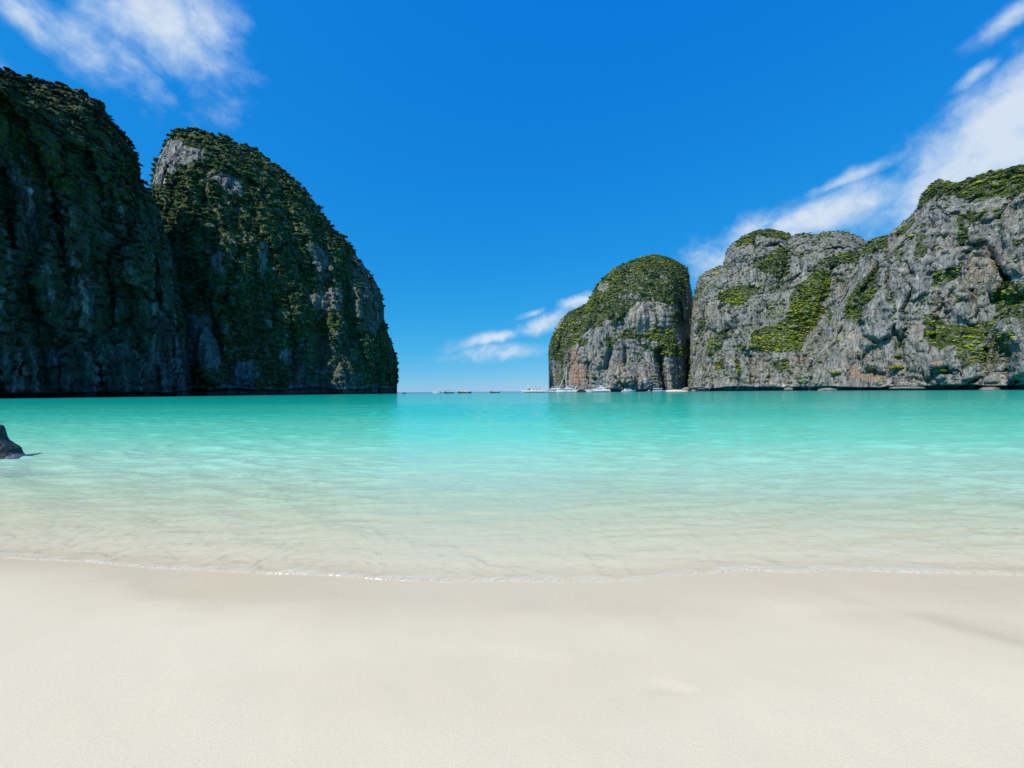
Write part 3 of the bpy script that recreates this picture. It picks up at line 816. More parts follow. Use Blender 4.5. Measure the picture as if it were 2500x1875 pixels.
# right wall of the bay (near)
build_cliff('cliff_right_near',
            [(1945, 953)] + c5((1000, 1290), (1130, 1150), (1190, 1040)) + c6((40, 900), (130, 700), (170, 600), (200, 545), (260, 515), (300, 520), (350, 495), (420, 430), (500, 365), (545, 310), (558, 260), (590, 200), (640, 150), (665, 118), (680, 103), (695, 122), (720, 130), (800, 150), (860, 140), (910, 100), (1000, 85), (1100, 60), (1200, 35), (1287, 20)) + [(2650, 395), (2850, 400), (3050, 420), (3050, 965)],
            [(1930, 372), (2050, 335), (2250, 280), (2500, 232), (2800, 185), (3060, 150)], 470, 360, 85, 42, 0.30, M_ROCK,
            'craggy grey limestone wall with green ledges at the right edge',
            gullies=[(c6((340, 560), (330, 780), (350, 960)), 8, 5), (c6((620, 380), (640, 440), (560, 430)), 5, 5), (c6((650, 250), (760, 380)), 5, 5), (c6((470, 690), (520, 780)), 5, 4), (c6((650, 1010), (680, 960), (700, 900)), 7, 8), (c6((740, 900), (740, 1090)), 6, 5), (c6((860, 560), (1000, 560), (1100, 700), (1180, 800)), 9, 6), (c6((450, 1100), (430, 1350), (520, 1500)), 14, 6), (c6((920, 900), (920, 1100)), 9, 5), (c6((130, 1340), (150, 1450), (320, 1480)), 6, 5)],
            bulges=[(c6((880, 500), (960, 480), (1000, 530), (960, 570), (890, 570)), 14, 6), (c6((1110, 680), (1287, 650), (1300, 780), (1180, 770)), 20, 7), (c6((1050, 1130), (1180, 1060), (1287, 1080), (1400, 1300), (1300, 1500), (1180, 1500), (1190, 1300)), 25, 9), (c6((570, 1400), (720, 1370), (860, 1400), (870, 1500), (600, 1500)), 25, 7), (c6((640, 250), (760, 240), (780, 330), (760, 480), (640, 600), (640, 380)), 25, 5)],
            notch=(4.0, 7.5),
            veg=[(c6((555, 290), (595, 190), (680, 95), (800, 140), (910, 90), (1287, 10), (1500, -10), (2900, 0), (2900, 200), (1400, 190), (1287, 200), (1200, 240), (1080, 250), (950, 290), (880, 250), (780, 240), (700, 210), (640, 260)), 1.0), (c6((820, 380), (900, 340), (1020, 350), (1020, 380), (900, 440), (880, 560), (820, 570), (830, 470)), 1.0), (c6((1180, 540), (1287, 520), (1500, 540), (1500, 600), (1200, 590)), 0.9), (c6((385, 510), (450, 440), (525, 370), (530, 400), (460, 500), (400, 530)), 1.0), (c6((540, 500), (600, 510), (620, 620), (560, 700), (540, 620)), 0.9), (c6((640, 860), (690, 740), (830, 720), (830, 790), (740, 850)), 1.0),
                 (c6((600, 1060), (680, 1050), (740, 1110), (900, 1130), (1110, 1070), (1080, 1160), (1000, 1260), (880, 1310), (780, 1270), (700, 1310), (640, 1260), (590, 1220)), 1.0), (c6((1080, 870), (1200, 800), (1500, 900), (1500, 1080), (1150, 1080), (1060, 1000)), 0.95), (c6((800, 1300), (1000, 1280), (1180, 1150), (1230, 1170), (1180, 1380), (1080, 1400), (960, 1390), (860, 1440)), 0.8), (c6((60, 960), (130, 840), (270, 690), (290, 700), (240, 850), (270, 900), (190, 1000), (150, 1110), (40, 1080)), 1.0), (c6((150, 600), (200, 545), (270, 510), (345, 495), (345, 600), (270, 620), (180, 640)), 1.0), (c6((380, 600), (450, 580), (460, 690), (400, 680)), 0.9), (c6((330, 900), (390, 880), (380, 1050), (340, 1040)), 0.5), (c6((380, 1230), (430, 1230), (420, 1290), (380, 1290)), 0.8), (c6((230, 1230), (290, 1230), (280, 1300), (230, 1300)), 0.6), (c6((1060, 330), (1130, 330), (1120, 400), (1060, 400)), 0.8)],
            veg_base=0.17,
            stain=[(c6((60, 1330), (100, 1330), (150, 1460), (320, 1480), (310, 1520), (150, 1520), (60, 1500)), 0.75), (c6((660, 960), (720, 930), (720, 1030), (670, 1040)), 0.9), (c6((640, 1370), (720, 1370), (720, 1440), (660, 1420)), 0.7), (c6((870, 590), (1120, 580), (1120, 800), (900, 840)), 0.35), (c6((920, 920), (960, 920), (950, 1000), (920, 1000)), 0.7), (c6((0, 1150), (200, 1150), (200, 1400), (0, 1450)), 0.25)],
            pale=[(c6((380, 980), (580, 960), (560, 1030), (390, 1040)), 0.5), (c6((330, 1520), (700, 1530), (700, 1565), (330, 1565)), 0.7), (c6((0, 1100), (200, 1120), (180, 1300), (0, 1300)), 0.45)],
            thick=150, seed=5.0)

# ------------------------------------------------------------------ trees
GREENS = {
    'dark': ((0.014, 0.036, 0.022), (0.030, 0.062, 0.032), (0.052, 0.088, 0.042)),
    'mid': ((0.044, 0.088, 0.036), (0.092, 0.142, 0.048), (0.150, 0.192, 0.058)),
    'lime': ((0.150, 0.225, 0.030), (0.255, 0.325, 0.036), (0.390, 0.385, 0.040)),
}


def crown_proto(seed, n):
    """a tree crown: uneven leafy lobes with loose sprays of leaves standing off them"""
    rg = np.random.default_rng(seed)
    lobes = []
    for k in range(rg.integers(6, 10)):
        a = rg.random() * 6.28; r = 0.62 * math.sqrt(rg.random())
        lobes.append((r * math.cos(a), r * math.sin(a), 0.05 + 0.50 * rg.random() * (1 - r), 0.24 + 0.20 * rg.random()))
    vs = []; fs = []; ts = []; off = 0
    nt_, np_ = 6, 8
    th = np.linspace(0.0, math.pi, nt_)[:, None]; ph = np.linspace(0, 2 * math.pi, np_ + 1)[None, :]
    d = np.stack([np.sin(th) * np.cos(ph), np.sin(th) * np.sin(ph), np.cos(th) + 0 * ph], -1)
    for lx, ly, lz, lr in lobes:
        rr = 1 + 0.42 * fbm(d * 2.3, 2, 0.6, off=float(seed + lx * 9)) + rg.normal(size=d.shape[:2]) * 0.10
        rr[:, -1] = rr[:, 0]; rr[0] = rr[0, 0]; rr[-1] = rr[-1, 0]
        v = d * rr[..., None] * np.array([1, 1, 0.78]) * lr + np.array([lx, ly, lz])
        vs.append(v.reshape(-1, 3)); fs.append(grid_quads(nt_, np_ + 1) + off); off += nt_ * (np_ + 1)
    nl = off
    pts = []; nrm = []
    while len(pts) < n:
        lx, ly, lz, lr = lobes[rg.integers(len(lobes))]
        q = rg.normal(size=3); q[2] = q[2] * 0.8 + 0.15
        q /= np.linalg.norm(q)
        pts.append((lx + q[0] * lr * 1.12, ly + q[1] * lr * 1.12, lz + q[2] * lr * 0.9)); nrm.append(q)
    pts = np.array(pts); nrm = np.array(nrm)
    nr = nrm + rg.normal(size=nrm.shape) * 0.5 + np.array([0, 0, 0.3])
    nr /= np.linalg.norm(nr, axis=1, keepdims=True)
    t = np.cross(nr, rg.normal(size=nr.shape)); t /= np.linalg.norm(t, axis=1, keepdims=True)
    b = np.cross(nr, t)
    sz = (0.05 + 0.08 * rg.random(n))[:, None]
    asp = (0.5 + 0.6 * rg.random(n))[:, None]
    q = np.stack([pts - t * sz - b * sz * asp * 0.6, pts + t * sz * 0.8 - b * sz * asp, pts + t * sz * 1.2 + b * sz * asp * 0.7 - nr * sz * 0.3, pts - t * sz * 0.7 + b * sz * asp], 1)
    vs.append(q.reshape(-1, 3)); fs.append(np.arange(4 * n).reshape(-1, 4) + off)
    return np.concatenate(vs), np.concatenate(fs)


def crown_mesh(seed, n, mat, lift=0.0, zs=0.85):
    v, f = crown_proto(seed, n)
    me = mesh_np('crown', v * np.array([1, 1, zs]) + np.array([0, 0, lift]), f, smooth_shade=True)
    me.materials.append(mat)
    return me


SCRUB = [bpy.data.objects.new('scrub_crown', crown_mesh(100 + k, 70, M_LEAF)) for k in range(8)]


def scrub_nodes():
    """one crown on every point of the mesh, turned, sized and chosen by the point's own values"""
    ng = bpy.data.node_groups.new('scrub', 'GeometryNodeTree')
    ng.interface.new_socket('Geometry', in_out='INPUT', socket_type='NodeSocketGeometry')
    ng.interface.new_socket('Geometry', in_out='OUTPUT', socket_type='NodeSocketGeometry')
    gi = ng.nodes.new('NodeGroupInput'); go = ng.nodes.new('NodeGroupOutput')
    jn = ng.nodes.new('GeometryNodeJoinGeometry')
    for o in SCRUB:
        oi = ng.nodes.new('GeometryNodeObjectInfo'); oi.inputs['Object'].default_value = o; oi.inputs['As Instance'].default_value = True
        ng.links.new(oi.outputs['Geometry'], jn.inputs[0])
    ip = ng.nodes.new('GeometryNodeInstanceOnPoints')
    ng.links.new(gi.outputs[0], ip.inputs['Points']); ng.links.new(jn.outputs[0], ip.inputs['Instance'])
    ip.inputs['Pick Instance'].default_value = True
    for nm, tp, sk in (('pick', 'INT', 'Instance Index'), ('turn', 'FLOAT_VECTOR', 'Rotation'), ('size', 'FLOAT_VECTOR', 'Scale')):
        at_ = ng.nodes.new('GeometryNodeInputNamedAttribute'); at_.data_type = tp; at_.inputs['Name'].default_value = nm
        ng.links.new(at_.outputs['Attribute'], ip.inputs[sk])
    ng.links.new(ip.outputs[0], go.inputs[0])
    return ng


SCRUB_NODES = scrub_nodes()


def sample_sites(c, n, rg, up_bonus=0.3, power=1.35):
    V, N = c['V'], c['N']
    du = np.gradient(V, axis=1); dv = np.gradient(V, axis=0)
    area = np.linalg.norm(np.cross(du, dv), axis=-1)
    # judged by what a walker on the beach could see of it
    wgt = area * np.clip(c['veg'], 0, 1) ** power
    q = V / 14.0 + c['seed'] * 3
    wgt = wgt * (0.35 + 0.9 * smooth(fbm(q, 3), -0.25, 0.2)) * (1 - up_bonus + up_bonus * 2.2 * np.clip(N[..., 2] + 0.25, 0, 1))
    wgt[:3] = 0
    w_ = wgt.ravel() / wgt.sum()
    idx = rg.choice(w_.size, size=n, p=w_)
    return idx


def tints(n, rg, kinds, limes, oliv=0.10):
    """a colour for each crown: palette and shade vary from crown to crown"""
    out = np.zeros((n, 3))
    for k in ('dark', 'mid', 'lime'):
        pal = np.array(GREENS[k]); m = kinds == k
        t = rg.random(m.sum()) * 2
        i = np.minimum(t.astype(int), 1); f = (t - i)[:, None]
        out[m] = pal[i] * (1 - f) + pal[i + 1] * f
    m = rg.random(n) < oliv
    out[m] = out[m] * 0.5 + np.array((0.12, 0.095, 0.03)) * 0.5 * (0.6 + 0.8 * rg.random(m.sum()))[:, None]
    return out


def scatter(name, cname, n, rmin, rmax, label, lime_polys=(), base='mid', seed=0, flat=0.8, dark=0.4, gain=1.0, oliv=0.10):
    rg = np.random.default_rng(seed)
    c = CLIFFS[cname]
    idx = sample_sites(c, n, rg)
    P = c['V'].reshape(-1, 3)[idx]; Nn = c['N'].reshape(-1, 3)[idx]
    px = c['px'].ravel()[idx]; py = c['py'].ravel()[idx]
    kinds = np.where(rg.random(n) < dark, 'dark', base).astype(object)
    if base == 'dark': kinds = np.where(rg.random(n) < 0.3, 'mid', 'dark').astype(object)
    for poly, prob in lime_polys:
        m = in_poly(px + rg.normal(size=n) * 6, py + rg.normal(size=n) * 6, poly) & (rg.random(n) < prob)
        kinds[m] = 'lime'
    # patches of yellower growth drift through the scrub
    yel = smooth(fbm(P / 16.0, 3, off=50.0 + seed), 0.02, 0.28) * (0.0 if base == 'dark' else 1.0)
    kinds[(rg.random(n) < yel * 0.55)] = 'lime' if dark < 0.3 else 'mid'
    col = tints(n, rg, kinds, None, oliv) * np.array(gain)
    r = rmin + (rmax - rmin) * rg.random(n) ** 1.6
    P = P + Nn * (0.22 * r)[:, None] + np.array([0, 0, -0.12]) * r[:, None]
    me = bpy.data.meshes.new(name)
    me.vertices.add(n); me.vertices.foreach_set('co', P.astype(np.float32).ravel())
    cattr(me, 'tint', col)
    a = me.attributes.new('pick', 'INT', 'POINT'); a.data.foreach_set('value', rg.integers(len(SCRUB), size=n).astype(np.int32))
    turn = np.stack([Nn[:, 1] * -0.35, Nn[:, 0] * 0.35, rg.random(n) * 6.28], -1)
    a = me.attributes.new('turn', 'FLOAT_VECTOR', 'POINT'); a.data.foreach_set('vector', turn.astype(np.float32).ravel())
    sz = np.stack([r, r, r * flat * (0.75 + 0.5 * rg.random(n))], -1)
    a = me.attributes.new('size', 'FLOAT_VECTOR', 'POINT'); a.data.foreach_set('vector', sz.astype(np.float32).ravel())
    me.update()
    o = add_obj(name, me, None)
    md = o.modifiers.new('scrub', 'NODES'); md.node_group = SCRUB_NODES
    tag(o, label, 'trees', kind='stuff')


LIME_C = [(c4((740, 960), (1000, 860), (1480, 890), (1620, 1100), (1600, 1200), (1320, 1160), (760, 1110)), 0.6), (c4((420, 800), (560, 760), (500, 1060), (420, 1060)), 0.5), (c4((820, 260), (930, 260), (900, 420), (800, 500)), 0.5), (c4((1180, 480), (1300, 480), (1280, 540), (1180, 540)), 0.6)]
LIME_D = [(c5((1050, 480), (1150, 400), (1280, 440), (1230, 680), (1150, 950), (1000, 1190), (520, 1180), (520, 1020), (800, 900), (870, 680)), 0.6), (c5((690, 960), (1040, 930), (900, 1190), (780, 1180)), 0.9), (c5((240, 640), (640, 560), (400, 780), (240, 760)), 0.7), (c5((350, 1240), (430, 1240), (430, 1400), (350, 1400)), 0.8), (c5((90, 1080), (300, 960), (200, 1400), (130, 1390)), 0.5), (c5((740, 200), (830, 200), (820, 260), (740, 260)), 0.7)]
LIME_E = [(c6((600, 1060), (740, 1110), (1110, 1070), (1000, 1280), (880, 1310), (780, 1260), (780, 1150), (640, 1260)), 0.6), (c6((780, 1180), (1100, 1080), (1000, 1280), (860, 1300)), 0.85), (c6((1080, 870), (1230, 820), (1230, 1020), (1120, 1020)), 0.75), (c6((860, 1300), (1200, 1180), (1200, 1380), (900, 1420)), 0.5), (c6((400, 440), (480, 430), (470, 500), (400, 520)), 0.5), (c6((200, 880), (260, 880), (260, 950), (200, 950)), 0.9)]
scatter('cliff_trees', 'cliff_left_near', 3600, 1.4, 3.4, 'dense dark forest covering the shaded left cliff', base='dark', seed=11, gain=(0.50, 0.74, 0.80), oliv=0.0)  # low gain puts the cliff's shade into the leaf colour
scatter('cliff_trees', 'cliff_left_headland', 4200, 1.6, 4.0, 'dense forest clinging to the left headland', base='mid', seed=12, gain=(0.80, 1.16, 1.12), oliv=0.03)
scatter('cliff_trees', 'cliff_right_headland', 5600, 0.9, 2.5, 'low scrub covering the right headland dome', LIME_C, seed=13, dark=0.15, gain=(1.5, 1.52, 1.35))
scatter('cliff_trees', 'cliff_right_massif', 7000, 0.8, 2.2, 'scrub and lime green thicket on the grey massif', LIME_D, seed=14, dark=0.15, gain=(1.5, 1.52, 1.35))
scatter('cliff_trees', 'cliff_right_near', 6500, 0.6, 1.8, 'scrub on the ledges of the right wall', LIME_E, seed=15, dark=0.2, gain=(1.5, 1.52, 1.35))

# single trees: the ones that stand out of the scrub
BIG_MESH = [crown_mesh(200 + k, 130, M_LEAF_O, 0.5) for k in range(8)]


def trunk_mesh(seed):
    rg = np.random.default_rng(seed)
    v = []; f = []

    def limb(a, b, r0, r1):
        a = np.array(a, float); b = np.array(b, float)
        d = (b - a) / np.linalg.norm(b - a)
        t = np.cross(d, (0.3, 0.9, 0.2)); t /= np.linalg.norm(t); u = np.cross(d, t)
        o = len(v)
        for c, r in ((a, r0), (b, r1)):
            for i in range(5):
                an = i * 2 * math.pi / 5
                v.append(c + r * (math.cos(an) * t + math.sin(an) * u))
        for i in range(5):
            j = (i + 1) % 5
            f.append((o + i, o + j, o + 5 + j, o + 5 + i))
    m = (rg.normal() * 0.08, rg.normal() * 0.08, 0.5)
    limb((0, 0, -0.35), m, 0.075, 0.05)
    for k in range(4):
        a = k * 1.57 + rg.random()
        limb(m, (m[0] + 0.36 * math.cos(a), m[1] + 0.36 * math.sin(a), 0.72 + 0.2 * rg.random()), 0.042, 0.018)
    me = mesh_np('trunk', np.array(v), np.array(f))
    me.materials.append(M_BARK)
    return me


TRUNKS = [trunk_mesh(300 + k) for k in range(4)]


def plant_tree(name, site, nrm, r, col, label, group, rg, cat='tree', zs=1.0):
    root = bpy.data.objects.new(name, None)
    COL.objects.link(root)
    root.empty_display_size = 0.5
    root.location = (site[0] + nrm[0] * 0.12 * r, site[1] + nrm[1] * 0.12 * r, site[2] - 0.1 * r)
    root.rotation_euler = (0, 0, rg.random() * 6.28)
    root.scale = (r, r, r * zs)
    tag(root, label, cat, group)
    c = bpy.data.objects.new('crown', BIG_MESH[rg.integers(8)]); COL.objects.link(c); c.parent = root; c.color = (*col, 1)
    t = bpy.data.objects.new('trunk', TRUNKS[rg.integers(4)]); COL.objects.link(t); t.parent = root
    return root


def single_trees(cname, n, rmin, rmax, gap, label, group, kinds, seed):
    rg = np.random.default_rng(seed)
    c = CLIFFS[cname]
    idx = sample_sites(c, n * 14, rg, up_bonus=0.6, power=2.0)
    P = c['V'].reshape(-1, 3)[idx]; Nn = c['N'].reshape(-1, 3)[idx]
    px = c['px'].ravel()[idx]; py = c['py'].ravel()[idx]
    got = []
    for k in range(len(idx)):
        if px[k] < 8 or px[k] > 2492 or Nn[k][1] > 0.25: continue
        if cname == 'cliff_left_headland' and px[k] < 385 + max(0, (py[k] - 480) * 0.22): continue
        if any(abs(px[k] - a) + abs(py[k] - b) < gap for a, b, _ in got): continue
        got.append((px[k], py[k], k))
        if len(got) >= n: break
    kk = rg.choice(np.array(kinds, object), len(got))
    cols = tints(len(got), rg, kk, None, 0.04) * (np.array((0.82, 1.2, 1.15)) if 'headland' in cname and 'left' in cname else np.array((0.6, 0.85, 0.9)) if 'left' in cname else np.array((1.4, 1.45, 1.3)))  # trees of the near left cliff tinted darker, shade put into their colour
    for (a, b, k), col in zip(got, cols):
        z = P[k][2]; top = c['V'][-1][:, 2].max()
        zone = 'on the crest' if z > 0.8 * top else 'high up' if z > 0.55 * top else 'half way up' if z > 0.28 * top else 'low down'
        lum = col[1]
        tone = 'dark green' if lum < (0.085 if 'left' in cname else 0.12) else 'mid green' if lum < (0.26 if 'left' in cname else 0.285) else 'bright lime green'
        plant_tree('tree', P[k], Nn[k], rmin + (rmax - rmin) * rg.random(), col, tone + ' ' + label.format(zone), zone.replace('up', 'up the cliff') + ', ' + group, rg)


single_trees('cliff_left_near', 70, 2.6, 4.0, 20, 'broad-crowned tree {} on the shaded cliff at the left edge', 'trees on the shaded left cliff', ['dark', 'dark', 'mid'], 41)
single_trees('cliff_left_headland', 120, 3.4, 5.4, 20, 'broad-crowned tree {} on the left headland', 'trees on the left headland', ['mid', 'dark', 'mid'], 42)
single_trees('cliff_right_headland', 40, 2.8, 4.2, 17, 'leafy tree {} on the round headland behind the yachts', 'trees on the right headland', ['mid', 'mid', 'dark', 'lime'], 43)
single_trees('cliff_right_massif', 30, 2.4, 3.6, 17, 'leafy tree {} on the broad right massif', 'trees on the right massif', ['mid', 'lime', 'dark'], 44)
single_trees('cliff_right_near', 40, 2.0, 3.2, 20, 'leafy tree {} on the right wall', 'trees on the right wall', ['mid', 'dark', 'lime'], 45)


def site_at(cname, px, py):
    c = CLIFFS[cname]
    i = np.argmin((c['px'] - px) ** 2 + (c['py'] - py) ** 2)
    return c['V'].reshape(-1, 3)[i], c['N'].reshape(-1, 3)[i]


_rg = np.random.default_rng(77)
for cname, px, py, r, col, zs, name, cat, label in [
    ('cliff_left_headland', 693, 738, 3.6, (0.30, 0.13, 0.05), 0.7, 'dead_tree', 'tree', 'rust orange dead tree among green crowns of the left headland'),
    ('cliff_left_headland', 478, 436, 8.5, (0.085, 0.115, 0.030), 1.15, 'dome_tree', 'tree', 'big domed olive green tree under the pale rock face of the left headland'),
    ('cliff_left_headland', 668, 905, 8.0, (0.085, 0.130, 0.035), 0.7, 'spreading_tree', 'tree', 'wide pale green tree low on the left headland just above the water'),
    ('cliff_left_headland', 640, 815, 9.5, (0.095, 0.125, 0.045), 0.8, 'spreading_tree', 'tree', 'large sunlit tree at the shadow edge of the left headland'),
    ('cliff_left_headland', 915, 905, 4.8, (0.075, 0.105, 0.040), 1.0, 'point_tree', 'tree', 'lone bushy tree low on the seaward tip of the left headland'),
    ('cliff_left_headland', 848, 572, 4.6, (0.040, 0.062, 0.026), 0.9, 'leaning_tree', 'tree', 'tree jutting from the skyline of the left headland above the bay mouth'),
    ('cliff_right_near', 2186, 905, 5.0, (0.22, 0.25, 0.020), 0.85, 'lime_bush', 'bush', 'bright lime bush low on the right wall, largest near the water'),
    ('cliff_right_near', 2185, 874, 3.2, (0.20, 0.24, 0.020), 0.8, 'lime_bush', 'bush', 'lime bush just above the largest lime bush on the right wall'),
    ('cliff_right_near', 2303, 917, 3.6, (0.15, 0.21, 0.020), 1.2, 'green_bush', 'bush', 'narrow green bush beside the dark sea cave of the right wall'),
    ('cliff_right_near', 2131, 720, 4.2, (0.22, 0.24, 0.020), 0.9, 'yellow_bush', 'bush', 'yellow green bush beside the dark tree strip on the right wall'),
    ('cliff_right_near', 2109, 865, 2.8, (0.19, 0.23, 0.020), 0.7, 'lime_bush', 'bush', 'small lime bush left of the largest lime bush on the right wall'),
    ('cliff_right_near', 2270, 825, 5.0, (0.20, 0.24, 0.020), 0.9, 'lime_bush', 'bush', 'lime bush at the left end of the big green ledge'),
    ('cliff_right_near', 2041, 917, 4.6, (0.20, 0.24, 0.020), 1.0, 'lime_bush', 'bush', 'lime bush standing right of the grey boulder buttress'),
    ('cliff_right_headland', 1453, 924, 4.6, (0.18, 0.25, 0.018), 0.8, 'lime_bush', 'bush', 'lime bush above the sleek motor yacht'),
]:
    st_, nr_ = site_at(cname, px, py)
    plant_tree(name, st_, nr_, r, col, label, None, _rg, cat, zs)


# ------------------------------------------------------------------ boulders, cove beach
def lump(n=22, seed=0, squash=(1, 1, 1), amp=0.28, freq=1.3):
    th = np.linspace(0, math.pi, n)[:, None]; ph = np.linspace(0, 2 * math.pi, 2 * n)[None, :]
    d = np.stack([np.sin(th) * np.cos(ph), np.sin(th) * np.sin(ph), np.cos(th) + 0 * ph], -1)
    r = 1 + amp * fbm(d * freq, 3, 0.5, off=seed) + 0.35 * amp * ridged(d * freq * 2.6, 3, 0.5, off=seed + 3)
    v = d * r[..., None] * np.array(squash)
    v[:, -1] = v[:, 0]
    return v


def build_boulder(label, px, dist, size, mat, seed, z=0.0, name='boulder', group=None):
    v = lump(16, seed, size)
    me = mesh_np(name, v.reshape(-1, 3), grid_quads(*v.shape[:2]))
    for a in ('veg', 'stain', 'pale', 'shade_tint'): fattr(me, a, np.full(v.shape[0] * v.shape[1], 0.6 if a == 'pale' else 0.0))
    o = add_obj(name, me, mat)
    c = on_water(px, dist); o.location = (c[0], c[1], z)
    tag(o, label, 'boulder', group)
    return o


def cove_rock_mat():
    m, g = new_mat('weathered_rock')
    geo = g.n('ShaderNodeNewGeometry')
    n1_ = g.noise(geo.outputs['Position'], 0.6, 5, 0.65)
    c = g.ramp(n1_, [(0.3, (0.12, 0.11, 0.095)), (0.55, (0.27, 0.25, 0.21)), (0.75, (0.40, 0.37, 0.31))])
    bp = g.n('ShaderNodeBump', {'Height': g.noise(geo.outputs['Position'], 1.4, 5, 0.7), 'Strength': 0.9, 'Distance': 0.6})
    b = g.n('ShaderNodeBsdfPrincipled', {'Base Color': c, 'Roughness': 0.9, 'Specular IOR Level': 0.15, 'Normal': bp.outputs[0]})
    g.n('ShaderNodeOutputMaterial', {'Surface': b.outputs[0]})
    return m


M_COVE = cove_rock_mat()
build_boulder('rounded tan boulder on the little cove beach', 1674, 433, (4.6, 3.5, 2.5), M_COVE, 61, 1.6)
build_boulder('low rock at the right end of the little cove beach', 1693, 428, (2.4, 2.0, 1.3), M_COVE, 62, 0.4)
build_boulder('flat pale slab below the grey boulder buttress', 2020, 333, (7.5, 4.0, 1.6), M_COVE, 63, 0.5)
build_boulder('small pale rock in the dark notch of the massif', 1925, 372, (4.2, 2.5, 1.8), M_COVE, 64, 1.2)
build_boulder('long pale ledge rock under the largest lime bush', 2215, 280, (13.0, 3.0, 1.1), M_COVE, 65, 1.6)
build_boulder('low dark rock awash at the foot of the right wall', 2420, 243, (6.0, 3.0, 1.3), M_COVE, 66, 0.3)


def build_cove():
    nx, ny = 60, 24
    X = np.linspace(-14.5, 14.5, nx)[None, :] + np.zeros((ny, 1))
    t = np.linspace(0, 1, ny)[:, None] + 0 * X
    taper = np.clip(1 - (np.abs(X) / 14.5) ** 3, 0, 1)
    Y = t * 16 + 2 * (1 - taper)
    Z = -0.5 + taper * (2.5 * t ** 0.7) + 0.15 * fbm(np.stack([X / 3, Y / 3, X * 0], -1), 3)
    me = mesh_np('cove_beach', np.stack([X, Y, Z], -1).reshape(-1, 3), grid_quads(ny, nx), smooth_shade=True)
    fattr(me, 'wet', np.zeros(nx * ny))
    o = add_obj('cove_beach', me, M_SAND)
    c = on_water(1661, 421); o.location = (c[0], c[1], 0)
    tag(o, 'small pale sand beach in the cleft between the right cliffs', 'beach', kind='structure')


build_cove()


